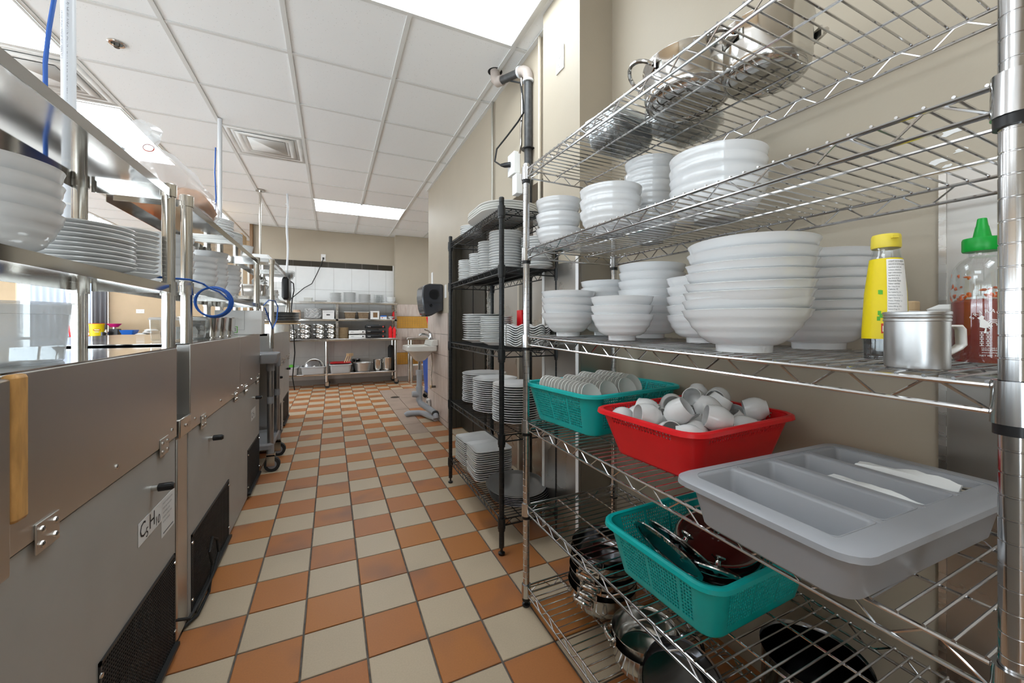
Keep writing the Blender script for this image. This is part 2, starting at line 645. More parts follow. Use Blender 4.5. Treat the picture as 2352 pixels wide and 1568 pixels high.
for k, mname in (('b', 'tile_beige'), ('o', 'tile_orange')):
    o = obj('floor_tile_field', rest[k].mesh('floor_tile_field', mname, False), fl)
    o['kind'] = 'stuff'
# dining area floor beyond the kitchen tiles
struct(obj('floor_dining', MB().b2(-6, -3.5, -2, 9.4, -0.006, -0.001), material='floor_slab'))
# large plain tiles beside the sink with the floor drain
for a, b in ((12, 13), (14, 17), (18, 21), (22, 25)):
    y0, y1 = FY0 + a * TP, FY0 + (b + 1) * TP
    x0 = FX0 + 5 * TP
    obj('large_floor_tile', MB().b2(x0 + g, x0 + TP - g, y0 + g, y1 - g, -0.012, 0.0), fl, material='floor_slab')
    if a >= 18:
        obj('large_floor_tile', MB().b2(x0 + TP + g, x0 + 3 * TP - g, y0 + g, y1 - g, -0.012, 0.0), fl, material='floor_slab')
        obj('large_floor_tile', MB().b2(x0 + 3 * TP + g, x0 + 5 * TP - g, y0 + g, y1 - g, -0.012, 0.0), fl, material='floor_slab')
dr = thing('floor_drain', 'round metal floor drain set in the large plain tiles', 'drain', (0.85, 5.95, 0.0))
obj('drain_ring', MB().lathe([(0.05, 0.0005), (0.066, 0.0005), (0.066, 0.003), (0.05, 0.003)], 28, close=True), dr, material='drain')
gm = MB()
for q in range(-4, 5):
    hw = math.sqrt(0.05 ** 2 - (q * 0.011) ** 2)
    gm.b2(-hw, hw, q * 0.011 - 0.003, q * 0.011 + 0.003, 0.0005, 0.0022)
obj('drain_grate', gm, dr, material='drain')

# ------------------------------------------------------------------ ceiling
CZ = 2.74
CT = 0.61
CX0, CY0 = -0.841, 2.1225
ce = struct(obj('ceiling', MB().b2(-6, 3, -2, 9.4, CZ + 0.02, CZ + 0.14), material='ceil_white'))
hs = CT / 2 - 0.0125
ct = MB().b2(-hs, hs, -hs, hs, 0.004, 0.02).mesh('ceiling_tile', 'ceil_tile', False)
lights = [(-2, -2, 1, 2, 'v'), (-2, 2, 1, 2, 'v')]
# cells taken by fixtures: (col, row)
LIGHT_CELLS = {}
def cell(c, r):
    return (CX0 + (c + .5) * CT, CY0 + (r + .5) * CT)
panels = [((-2, 0), (-2, 1), 'leftmost ceiling light panel over the steel shelves, nearest the camera'),
          ((-2, 3), (-2, 4), 'ceiling light panel behind the bag of fried onions, beyond the left vent'),
          ((1, 6), (2, 6), 'long ceiling light panel near the far kitchen wall'),
          ((1, -1), (2, -1), 'large ceiling light panel above the drain pipe elbow'),
          ((-2, 7), (-2, 8), 'ceiling light panel far back over the dining area'),
          ((-5, 1), (-5, 2), 'fill light panel added over the dining room, near row'),  # dining room panels, added as fill light
          ((-5, 5), (-5, 6), 'fill light panel added over the dining room, middle row'),
          ((-5, 9), (-5, 10), 'fill light panel added over the dining room, far row'),
          ((4, 5), (4, 6), 'hidden fill light panel added over the alcove beyond the sink corner'),  # hidden panel, added to brighten the far end
          ((1, -5), (2, -5), 'unseen fill light panel added over the aisle, behind the viewer'),  # panels behind the viewer, out of frame, added as fill
          ((-2, -4), (-2, -3), 'unseen fill light panel added over the counters, behind the viewer'),
          ((-5, -3), (-5, -2), 'unseen fill light panel added over the dining room, behind the viewer')]
vents = [((-2, 2), 'square ceiling vent between the two left light panels'),
         ((0, 3), 'square ceiling vent above the middle of the kitchen')]
taken = set()
for a, b, _ in panels:
    taken |= {a, b}
taken |= {v[0] for v in vents}
c_lo, c_hi = -8, 5
XR = 1.10
for c in range(c_lo, c_hi):
    for r in range(-7, 12):
        if (c, r) in taken:
            continue
        x, y = cell(c, r)
        if x > 3 or y < -2:
            continue
        obj('ceiling_tile', ct, ce, (x, y, CZ))
for c in range(c_lo, c_hi + 1):
    x = CX0 + c * CT
    obj('ceiling_runner', MB().b2(x - 0.0125, x + 0.0125, -2, 9.35, CZ - 0.003, CZ + 0.03), ce, material='tbar')
for r in range(-6, 13):
    y = CY0 + r * CT
    obj('ceiling_cross_tee', MB().b2(-5.7, 2.9, y - 0.011, y + 0.011, CZ - 0.0015, CZ + 0.028), ce, material='tbar')
obj('wall_angle', MB().b2(1.075, 1.10, 1.82, 4.87, CZ - 0.004, CZ + 0.002), ce, material='tbar')

for a, b, lab in panels:
    xa, ya = cell(*a)
    xb, yb = cell(*b)
    cx, cy = (xa + xb) / 2, (ya + yb) / 2
    hx, hy = abs(xb - xa) / 2 + hs, abs(yb - ya) / 2 + hs
    t = thing('ceiling_light', lab, 'light', (cx, cy, CZ), group='recessed ceiling light panels')
    obj('diffuser', MB().b2(-hx + .012, hx - .012, -hy + .012, hy - .012, -0.0085, -0.0045), t, material='panel')
    fm = MB()
    fm.b2(-hx, hx, -hy, -hy + .012, -0.0095, -0.0035).b2(-hx, hx, hy - .012, hy, -0.0095, -0.0035)
    fm.b2(-hx, -hx + .012, -hy + .012, hy - .012, -0.0095, -0.0035).b2(hx - .012, hx, -hy + .012, hy - .012, -0.0095, -0.0035)
    obj('frame', fm, t, material='tbar')

def vent(c, lab):
    x, y = cell(*c)
    t = thing('ceiling_vent', lab, 'vent', (x, y, CZ), group='square ceiling vents')
    obj('back_plate', MB().b2(-hs, hs, -hs, hs, 0.014, 0.018), t, material='vent_dark')
    f = MB()
    def frame(h0, h1, z0, z1):
        # sloping square ring from half-size h1 at z1 down to h0 at z0
        o = len(f.v)
        for h, z in ((h1, z1), (h0, z0)):
            for sx, sy in ((-1, -1), (1, -1), (1, 1), (-1, 1)):
                f.v.append((sx * h, sy * h, z))
        for i in range(4):
            j = (i + 1) % 4
            f.f.append((o + i, o + j, o + 4 + j, o + 4 + i))
    frame(hs - .045, hs, 0.002, 0.0)
    frame(0.205, hs - .045, 0.012, 0.002)
    obj('outer_cone', f, t, material='vent_white', solid=0.002)
    f = MB()
    frame(0.175, 0.222, -0.006, 0.000)
    frame(0.135, 0.175, 0.012, -0.006)
    obj('middle_cone', f, t, material='vent_white', solid=0.002)
    f = MB()
    frame(0.0, 0.145, -0.004, 0.000)
    obj('center_plate', f, t, material='vent_white', solid=0.002)
for c, lab in vents:
    vent(c, lab)

# sprinkler head
t = thing('sprinkler_head', 'recessed brass fire sprinkler head in a ceiling tile', 'sprinkler', (-1.151, 3.069, CZ))
obj('escutcheon', MB().lathe([(0.024, 0.004), (0.026, -0.004), (0.036, -0.005), (0.042, -0.001), (0.042, 0.004)], 24), t, material='steel_bright')
obj('recess', MB().lathe([(0.0, 0.0015), (0.025, 0.0015), (0.025, 0.0035), (0, 0.0035)], 20), t, material='vent_dark')
obj('frame_arms', MB().tube([(-0.012, 0, 0.002), (-0.012, 0, -0.012), (0, 0, -0.022), (0.012, 0, -0.012), (0.012, 0, 0.002)], 0.003, 6), t, material='drain')
obj('deflector', MB().lathe([(0, -0.024), (0.013, -0.024), (0.014, -0.022), (0, -0.0215)], 12), t, material='drain')

# ------------------------------------------------------------------ walls
wr = MB()
wr.b2(1.215, 1.40, -2, 1.60, 0, CZ)                 # stretch behind the chrome rack
wr.b2(1.10, 1.40, 1.60, 3.95, 1.92, CZ)             # above the recess
wr.b2(1.27, 1.40, 1.60, 3.95, 0, 1.92)              # back of the recess
wr.b2(1.10, 1.40, 3.95, 4.87, 0, CZ)                # stretch with the sink
W_R = struct(obj('wall_right', wr, material='paint'))
obj('pilaster', MB().b2(1.03, 1.3, 1.49, 1.83, 0, CZ), W_R, material='paint')
# steel cladding on the pilaster and in the recess
obj('pilaster_cladding', MB().b2(1.024, 1.0295, 1.50, 1.815, 0.002, 1.385), W_R, material='steel_wall')
obj('pilaster_cladding', MB().b2(1.032, 1.213, 1.484, 1.4895, 0.002, 1.385), W_R, material='steel_wall')
for y in (1.488, 1.803):
    obj('corner_trim', MB().b2(1.020, 1.0235, y, y + 0.022, 0.002, 1.40), W_R, material='white_trim')
obj('recess_cladding', MB().b2(1.262, 1.2695, 1.84, 3.22, 0.002, 1.90), W_R, material='steel_wall')
obj('recess_jamb', MB().b2(1.105, 1.27, 3.935, 3.949, 0.002, 1.915), W_R, material='brown_jamb')
obj('recess_jamb_strip', MB().b2(1.17, 1.176, 3.93, 3.935, 0.002, 1.915), W_R, material='brown_door')
obj('trim_post', MB().b2(1.245, 1.262, 3.20, 3.235, 0.002, 1.91), W_R, material='steel')
for y in (2.05, 2.55):
    obj('steel_stud', MB().b2(1.235, 1.262, y, y + 0.03, 0.002, 1.9), W_R, material='conduit')
obj('wall_cladding', MB().b2(1.2085, 1.2145, -1.9, 0.38, 0.002, 1.415), W_R, material='steel_wall')
obj('cladding_edge', MB().b2(1.206, 1.2085, 0.372, 0.384, 0.002, 1.415), W_R, material='steel')
rs0 = random.Random(21)
for (y, z, w_, h_) in ((0.365, 1.504, 0.022, 0.010), (0.352, 1.458, 0.014, 0.006), (0.385, 1.447, 0.018, 0.008), (0.372, 1.432, 0.010, 0.004)):
    pts_ = [(y + w_ * math.cos(2 * PI * k / 11) * rs0.uniform(.5, 1.1), z + h_ * math.sin(2 * PI * k / 11) * rs0.uniform(.5, 1.1)) for k in range(11)]
    obj('paint_chip', MB().prism(pts_, 'x', 1.2138, 1.2149) , W_R, material='white_trim')
d1 = struct(thing('door_1', 'dark brown flush door in the recess behind the black rack', 'door', (1.262, 3.58, 0)))
obj('door_leaf', MB().b2(-0.03, 0.0, -0.335, 0.34, 0.01, 1.905), d1, material='brown_door', bevel=0.003)
obj('door_edge_strip', MB().b2(-0.034, -0.030, -0.03, -0.018, 0.01, 1.90), d1, material='black_plastic')
obj('door_latch', MB().b2(-0.040, -0.0345, -0.035, -0.012, 1.02, 1.12), d1, material='steel')
# tiles of the wainscot beside the sink
tw = MB().b2(-0.006, 0.0, -0.1475, 0.1475, -0.1115, 0.1115).mesh('wall_tile', 'pink_tile', False)
obj('wall_tile_bed', MB().b2(1.0975, 1.10, 3.95, 4.87, 0.0, 1.20), W_R, material='wall_grout')
for r in range(5):
    for c in range(3):
        obj('wall_tile', tw, W_R, (1.0975, 3.95 + 0.155 + c * 0.30, 1.2 - 0.114 - r * 0.228))
for r in range(5):
    obj('corner_tile', MB().b2(1.0915, 1.0975, 4.853, 4.87, 1.2 - 0.2255 - r * .228, 1.2 - .0025 - r * .228), W_R, material='pink_tile')
obj('base_cove', MB().b2(1.0915, 1.0975, 3.95, 4.87, 0.001, 0.055), W_R, material='pink_tile')

# far kitchen wall
W_B = struct(obj('wall_back', MB().b2(-1.19, 1.085, 7.75, 7.9, 0, CZ).b2(1.085, 3.0, 7.55, 7.9, 0, CZ), material='paint'))
obj('wall_tile_bed', MB().b2(-1.17, 1.06, 7.746, 7.75, 0, 2.19), W_B, material='wall_grout')
for k in range(8):
    x0 = -1.17 + k * 0.28
    obj('dark_border_tile', MB().b2(x0 + .003, min(x0 + .277, 1.06), 7.738, 7.746, 2.093, 2.187), W_B, material='dark_tile', bevel=0.001)
wt = MB().b2(-0.1485, 0.1485, -0.007, 0, -0.1985, 0.1985).mesh('white_wall_tile', 'white_tile', False)
wg = MB().b2(-0.1485, 0.1485, -0.007, 0, -0.1985, 0.1985).mesh('grey_wall_tile', 'grey_tile', False)
for c in range(7):
    for r in range(5):
        z = 2.09 - 0.2 - r * 0.4
        if z < 0.05:
            continue
        obj('wall_tile', wt if z > 1.2 else wg, W_B, (-1.015 + c * 0.3, 7.746, z))
for z in (1.89, 1.49, 1.09, 0.69, 0.29):
    obj('wall_tile', MB().b2(0.9365, 1.057, 7.739, 7.746, z - .1985, z + .1985), W_B, material='white_tile' if z > 1.2 else 'grey_tile')
obj('tile_edge_trim', MB().b2(1.06, 1.08, 7.735, 7.75, 0, 2.19), W_B, material='white_trim')
# tiles on the pier to the right
pt = MB().b2(-0.1105, 0.1105, -0.008, 0, -0.1105, 0.1105).mesh('pier_tile', 'pink_tile', False)
obj('wall_tile_bed', MB().b2(1.085, 2.6, 7.546, 7.55, 0.0, 1.452), W_B, material='wall_grout')
for c in range(6):
    x = 1.085 + .114 + c * .225
    for z in (1.337, 0.885, 0.66, 0.205):
        obj('wall_tile', pt, W_B, (x, 7.546, z))
for z0 in (0.998, 0.318):
    mm = MB()
    for c in range(34):
        for r in range(5):
            mm.box((1.107 + c * 0.0445, 7.542, z0 + 0.0225 + r * 0.0445), (0.0425, 0.008, 0.0425))
    o = obj('mosaic_band', mm, W_B, material='mosaic')
    o['kind'] = 'stuff'
struct(obj('trim_1', MB().b2(-1.235, -1.19, 7.70, 7.9, 0, CZ), material='trim_wood', bevel=0.004))

# dining area
dw = MB()
dw.b2(-6, -4.75, 9.3, 9.42, 0, CZ).b2(-3.60, 3, 9.3, 9.42, 0, CZ)
dw.b2(-4.75, -3.60, 9.3, 9.42, 0, 0.45).b2(-4.75, -3.60, 9.3, 9.42, 2.45, CZ)
struct(obj('wall_dining', dw, material='paint_tan'))
# unseen glazing added for daylight on the ceiling: dining side (left), behind the viewer
WTOP = 1.55  # kept low so the added daylight rises to the ceiling
lw = MB()
lw.b2(-6.12, -6, -2, 9.42, 0, 0.25).b2(-6.12, -6, -2, 9.42, WTOP, CZ)
for y in (-2.0, 0.6, 3.3, 6.0, 9.2):
    lw.b2(-6.12, -6, y, y + 0.22, 0.25, WTOP)
struct(obj('wall_left', lw, material='paint_tan'))
fw = MB()
fw.b2(-6.12, 1.4, -2.12, -2, 0, 0.25).b2(-6.12, 1.4, -2.12, -2, WTOP, CZ)
for x in (-6.12, -3.6, -1.1):
    fw.b2(x, 1.4 if x == -1.1 else x + 0.22, -2.12, -2, 0.25, WTOP)
struct(obj('wall_front', fw, material='paint'))
def added_window(n, lab, p0, p1, along):
    t_ = struct(thing('window_%d' % n, lab, 'window', (0, 0, 0)))
    if along == 'y':
        obj('pane', MB().b2(-6.06, -6.052, p0, p1, 0.25, WTOP), t_, material='pane_clear')
        obj('window_frame', MB().b2(-6.08, -6.03, p0, p1, 0.25, 0.30).b2(-6.08, -6.03, p0, p1, WTOP - .05, WTOP), t_, material='white_trim')
    else:
        obj('pane', MB().b2(p0, p1, -2.06, -2.052, 0.25, WTOP), t_, material='pane_clear')
        obj('window_frame', MB().b2(p0, p1, -2.08, -2.03, 0.25, 0.30).b2(p0, p1, -2.08, -2.03, WTOP - .05, WTOP), t_, material='white_trim')
    L_ = bpy.data.lights.new('window_portal', 'AREA')
    L_.shape = 'RECTANGLE'
    L_.size, L_.size_y = p1 - p0, WTOP - 0.25
    L_.cycles.is_portal = True
    lo = bpy.data.objects.new('window_portal', L_)
    COL.objects.link(lo)
    lo.parent = t_
    if along == 'y':
        lo.location = (-6.1, (p0 + p1) / 2, (WTOP + .25) / 2)
        lo.rotation_euler = (0, -PI / 2, 0)
    else:
        lo.location = ((p0 + p1) / 2, -2.1, (WTOP + .25) / 2)
        lo.rotation_euler = (PI / 2, 0, 0)
for k, (a, b) in enumerate(((-1.78, 0.6), (0.82, 3.3), (3.52, 6.0), (6.22, 9.2))):
    added_window(2 + k, ['first', 'second', 'third', 'last'][k] + ' unseen window added for daylight on the dining side', a, b, 'y')
for k, (a, b) in enumerate(((-5.9, -3.6), (-3.38, -1.1))):
    added_window(6 + k, ['left', 'right'][k] + ' unseen window added for daylight behind the viewer', a, b, 'x')
struct(obj('wall_alcove', MB().b2(3.0, 3.1, 4.6, 9.42, 0, CZ), material='paint'))
struct(obj('wall_alcove_side', MB().b2(1.40, 3.0, 4.72, 4.87, 0, CZ), material='paint'))
w1 = struct(thing('window_1', 'tall bright window behind the dining counter', 'window', (-4.175, 9.3, 0.45)))
fm = MB()
for x in (-0.55, -0.02, 0.51):
    fm.b2(x, x + .04, -0.01, 0.06, 0, 2.0)
fm.b2(-0.55, 0.55, -0.01, 0.06, 0, 0.04).b2(-0.55, 0.55, -0.01, 0.06, 1.96, 2.0)
obj('window_frame', fm, w1, material='white_trim')
for x0 in (-0.51, 0.02):
    obj('pane', MB().b2(x0, x0 + 0.49, 0.02, 0.026, 0.04, 1.96), w1, material='pane_clear')

def wavy(x0, x1, z0, z1, amp, n, yy):
    m = MB()
    N = n * 6
    for k in range(N + 1):
        x = x0 + (x1 - x0) * k / N
        y = yy + amp * math.sin(2 * PI * n * k / N)
        m.v += [(x, y, z0), (x, y, z1)]
    for k in range(N):
        m.f.append((2 * k, 2 * k + 2, 2 * k + 3, 2 * k + 1))
    return m
c = tag(obj('curtain', wavy(-3.78, -3.58, 0.3, 2.5, 0.02, 3, 9.22), material='curtain', solid=0.004), 'dark grey curtain at the edge of the dining window', 'curtain')
c = tag(obj('sheer_blind', wavy(-4.55, -3.80, 0.85, 2.5, 0.012, 9, 9.25), material='sheer', solid=0.003), 'pale blue sheer blind hanging in the dining window', 'curtain')
t = thing('wall_outlet', 'white horizontal wall outlet on the tan dining wall', 'outlet', (-3.165, 9.3, 1.31))
obj('cover_plate', MB().b2(-0.058, 0.058, -0.006, 0, -0.036, 0.036), t, material='white_trim', bevel=0.002)
for x in (-0.022, 0.022):
    obj('socket', MB().b2(x - .014, x + .014, -0.008, -0.006, -0.017, 0.017), t, material='card_white')
# ------------------------------------------------------------------ wire racks
def post_mesh(name, h, r, material, pitch=0.0254):
    prof = [(0, 0.0), (r, 0.0)]
    z = pitch
    while z < h - 0.01:
        prof += [(r, z - 0.0012), (r * 0.93, z - 0.0006), (r * 0.93, z + 0.0006), (r, z + 0.0012)]
        z += pitch
    prof += [(r, h - 0.003), (r * 0.8, h), (0, h)]
    return MB().lathe(prof, 18).mesh(name, material)

def wire_rack(name, label, loc, rz, L, D, tiers, h, m_wire, m_post, sags=None, pitch=0.0262, lift=0.035):
    root = thing(name, label, 'shelving', loc, rz)
    pm = post_mesh('post', h - lift, 0.0125, m_post)
    fm = MB().lathe([(0, 0), (0.012, 0), (0.016, 0.004), (0.016, 0.010), (0.006, 0.014), (0.006, lift), (0, lift)], 16).mesh('leveling_foot', 'black_plastic')
    for x in (0, L):
        for y in (0, D):
            p = obj('post', pm, root, (x, y, lift))
            obj('leveling_foot', fm, p, (0, 0, -lift))
    cw = MB().tube([(0, -0.002, 0), (0, D + 0.002, 0)], 0.0021, 6).mesh('cross_wire', m_wire)
    col = MB().lathe([(0.013, -0.040), (0.0185, -0.040), (0.0175, 0.008), (0.013, 0.008)], 18, close=True).mesh('collar', m_wire)
    slv = MB().lathe([(0.0128, -0.052), (0.0165, -0.052), (0.0165, -0.040), (0.0128, -0.040)], 18, close=True).mesh('collar_sleeve', 'black_plastic')
    off = 0.018
    TH = 0.030
    # perimeter of rails (upper and lower)
    rails = MB()
    for dz in (0, -TH):
        rails.tube([(off, 0, dz), (L - off, 0, dz)], 0.0034, 8)
        rails.tube([(off, D, dz), (L - off, D, dz)], 0.0034, 8)
        rails.tube([(0, off, dz), (0, D - off, dz)], 0.0034, 8)
        rails.tube([(L, off, dz), (L, D - off, dz)], 0.0034, 8)
    rails_me = rails.mesh('shelf', m_wire)
    def zig(p0, p1, n):
        pts = []
        a, b = Vector(p0), Vector(p1)
        for k in range(n + 1):
            for dq in ((-.18, .18) if 0 < k < n else (0,)):
                f = (k + dq) / n
                q = a.lerp(b, f)
                pts.append((q.x, q.y, -0.002 if k % 2 else -TH + 0.002))
        return MB().tube(pts, 0.0019, 5)
    nz = 2 * round(L / 0.098)
    zf = zig((off, 0, 0), (L - off, 0, 0), nz).mesh('truss_wire', m_wire)
    ns = 2 * round(D / 0.098)
    zs = zig((0, off, 0), (0, D - off, 0), ns).mesh('truss_wire', m_wire)
    sr = MB().tube([(0, 0, 0), (L, 0, 0)], 0.0028, 6).mesh('support_rod', m_wire)
    for z, sag in zip(tiers, sags or [0.0] * len(tiers)):
        sh = obj('shelf', rails_me, root, (0, 0, z), (0, math.atan2(sag, L), 0))
        obj('truss_wire', zf, sh)
        obj('truss_wire', zf, sh, (0, D, 0))
        obj('truss_wire', zs, sh)
        obj('truss_wire', zs, sh, (L, 0, 0))
        for q in (0.33, 0.67):
            obj('support_rod', sr, sh, (0, D * q, -0.004))
        n = int((L - 0.04) / pitch)
        for k in range(n + 1):
            obj('cross_wire', cw, sh, (0.02 + (L - 0.04) * k / n, 0, 0.0045))
        for x in (0, L):
            for y in (0, D):
                c = obj('collar', col, root, (x, y, z - sag * x / L + 0.0))
                obj('collar_sleeve', slv, c)
    return root

CR = wire_rack('wire_shelving_unit', 'tall chrome wire shelving unit with six shelves in the foreground right', (0.6825, 1.345, 0), math.atan2(-1.186, 0.0065),
               1.186, 0.425, (0.077, 0.390, 0.710, 1.038, 1.371, 1.682), 1.705, 'chrome', 'chrome', sags=(0.011, 0.011, 0.011, 0.020, 0.011, 0.011))
BR = wire_rack('wire_shelving_unit', 'black epoxy wire shelving unit full of white plates', (0.739, 2.602, 0), math.atan2(-0.91, -0.011),
               0.91, 0.305, (0.164, 0.560, 0.959, 1.357, 1.636), 1.685, 'black_epoxy', 'black_epoxy', pitch=0.026)
def dz(y):            # drop of the chrome shelves towards their near end
    return -0.011 * (1.345 - y) / 1.182 + 0.0068
T1, T2, T3, T4, T5, T6 = 1.682, 1.371, 1.038, 0.710, 0.390, 0.077

# ------------------------------------------------------------------ crockery meshes
def plate_mesh(name, R, h=0.022, th=0.0045, flat=0.62, n=40, material='china', sx=1.0, sy=1.0):
    p = [(0, 0.003), (R * flat * 0.78, 0.003), (R * flat * 0.8, 0.0), (R * flat * 0.86, 0.0), (R * flat * .9, 0.0035), (R * flat, 0.004), (R * 0.97, h - th * 0.6), (R, h - 0.001), (R * 0.995, h + th * 0.25),
         (R * 0.96, h + th * 0.1), (R * flat, 0.004 + th), (R * flat * 0.9, 0.0035 + th * 0.8), (0, 0.003 + th * 0.8)]
    return MB().lathe(p, n, sx=sx, sy=sy).mesh(name, material)
def bowl_mesh(name, R, H, foot=0.43, fh=0.014, th=0.0045, n=48, ridges=True, material='china_bowl', shape=0.75, ze=1.55):
    out = [(0, 0.004), (R * foot * 0.86, 0.004), (R * foot * 0.9, 0), (R * foot, 0), (R * foot * 1.02, fh)]
    N = 14
    for k in range(1, N + 1):
        f = k / N
        r = R * (foot * 1.05 + (1 - foot * 1.05) * (f ** shape))
        z = fh + (H - fh) * f ** ze
        if ridges and 0.25 < f < 0.98:
            r += R * 0.012 * math.sin(f * 24)
        out.append((r, z))
    inn = []
    for k in range(N, 0, -1):
        f = k / N
        r = R * (foot * 1.05 + (1 - foot * 1.05) * (f ** shape)) - th
        z = fh + (H - fh) * f ** ze + (0.001 if k == N else 0.0035 * (1 - f))
        inn.append((r, z))
    inn += [(R * foot * 0.9, fh + 0.002), (0, fh + 0.002)]
    return MB().lathe(out + inn, n).mesh(name, material)

big = bowl_mesh('large_bowl', 0.120, 0.086, th=0.004, shape=0.74, ze=1.25)
mid = bowl_mesh('noodle_bowl', 0.100, 0.084, th=0.004, shape=0.72, ze=1.3)
med = bowl_mesh('soup_bowl', 0.094, 0.078, th=0.004, shape=0.60, ze=1.45)
deep = bowl_mesh('deep_bowl', 0.110, 0.082, th=0.004, shape=0.56, ze=1.5)

# third shelf of the chrome rack
def z3(y): return T3 + dz(y) - 0.009 * (1.345 - y) / 1.182
def z2(y): return T2 + dz(y)
G = 'bowl'
stack('noodle_bowl', mid, 1, 0.795, 1.225, z3(1.225), 0, 'lowest white bowl of the stack beside the far chrome post, third shelf', G, 'left stack on the bowl shelf', 0)
for k, (zz, tx, ty) in enumerate(((0.026, 0.0, 0.045), (0.054, 0.01, 0.0), (0.078, 0.0, 0.01))):
    stack('noodle_bowl', mid, 1, 0.795, 1.225, z3(1.225) + zz, 0, ['second white bowl from the bottom, tilted, beside the far chrome post', 'third white bowl from the bottom in the stack beside the far chrome post', 'topmost white bowl of the stack beside the far chrome post, third shelf'][k], G, 'left stack on the bowl shelf', 0)
    LAST[0].rotation_euler = (tx, ty, 0)
for k in range(3):
    stack('soup_bowl', med, 1, 0.812, 0.952, z3(0.95) + k * 0.027, 0, ['bottom bowl of the short front stack of three between larger stacks', 'middle bowl of the short front stack of three between larger stacks', 'top bowl of the short front stack of three between larger stacks'][k], G, 'three bowls at the shelf front', 0.001)
for k in range(6):
    stack('soup_bowl', med, 1, 0.975, 1.24 + 0.0, z3(1.24) + k * 0.0262, 0, ['bottom','second','third','fourth','fifth','top'][k] + ' bowl, counted upwards, in the rear stack behind the short front stack', G, 'rear small bowl stack on the third shelf', 0.001, 0.006)
tl = [(0, 0), (.01, .0), (-.02, .02), (.03, -.02), (-.02, .03), (.02, .05), (.0, .04)]
for k in range(7):
    stack('deep_bowl', deep, 1, 1.008 - k * 0.001, 1.035 - 0.002 * k, z3(1.03) + k * 0.0275, 0, ['bottom','second','third','fourth','fifth','sixth','top'][k] + ' bowl, counted upwards, in the rear stack left of the tallest stack', G, 'seven bowls in the middle rear stack', 0)
    LAST[0].rotation_euler = (tl[k][0] * 0.6, tl[k][1] * 0.6, 0)
tl = [(0, 0), (-.035, .03), (.02, -.035), (.04, -.055), (.03, -.03), (.03, -.05), (.01, .0), (-.01, .02), (-.015, .03)]
names = ['bottom', 'second', 'third', 'fourth', 'fifth', 'sixth', 'seventh', 'topmost']
for k in range(8):
    stack('large_bowl', big, 1, 0.785 + 0.0015 * k, 0.540 - 0.001 * k, z3(0.54) + k * 0.0195, 0, ('%s large white bowl of the tallest stack at the shelf front' % names[k]) if k in (0, 7) else '%s large white bowl from the bottom of the tallest front stack' % names[k], G, 'tallest front stack of large bowls', 0)
    LAST[0].rotation_euler = (tl[k][0] * 1.0, tl[k][1] * 1.0, 0)
for k in range(7):
    stack('large_bowl', big, 1, 1.045, 0.535 + .001 * k, z3(0.53) + k * 0.0225, 0, ['bottom','second','third','fourth','fifth','sixth','top'][k] + ' bowl, counted upwards, in the stack behind the yellow sauce bottle', G, 'rear stack of large bowls by the sauce bottle', 0.001, 0.012)
for k in range(5):
    stack('soup_bowl', med, 1, 0.965, 0.79, z3(0.79) + k * 0.0265, 0, ['bottom','second','third','fourth','top'][k] + ' bowl of the stack half hidden behind the tallest stack', G, 'stack hidden behind the tallest stack', 0.001, 0.008)

# second shelf from the top of the chrome rack
sm = bowl_mesh('soup_bowl', 0.088, 0.072, th=0.004, shape=0.45, foot=0.5)
for k in range(3):
    stack('soup_bowl', sm, 1, 0.80, 1.30, z2(1.30) + k * 0.055, 0, ['bottom', 'middle', 'top'][k] + ' bowl of the leftmost stack on the upper bowl shelf', G, 'leftmost upper bowl stack', 0)
sm2 = bowl_mesh('soup_bowl', 0.099, 0.075, th=0.004, shape=0.45, foot=0.48)
for k in range(3):
    stack('soup_bowl', sm2, 1, 0.825, 1.02, z2(1.02) + k * 0.035, 0, ['bottom', 'middle', 'top'][k] + ' bowl of the second stack from the left, upper bowl shelf', G, 'second upper bowl stack', 0)
for k in range(6):
    stack('soup_bowl', sm, 1, 1.03, 1.055, z2(1.055) + k * 0.042, 0, ['bottom','second','third','fourth','fifth','top'][k] + ' bowl, counted upwards, of the rear stack on the upper bowl shelf', G, 'rear upper bowl stack', 0.001)
big2 = bowl_mesh('large_bowl', 0.122, 0.085, th=0.004, shape=0.5, foot=0.46)
for k in range(4):
    stack('large_bowl', big2, 1, 0.965, 0.742, z2(0.742) + k * 0.029, 0, ['bottom', 'second', 'third', 'topmost'][k] + ' bowl of the widest stack on the upper bowl shelf', G, 'widest upper bowl stack', 0.001)
    LAST[0].rotation_euler = ((0, .02, -.02, .02)[k], (0, -.02, .02, .0)[k], 0)

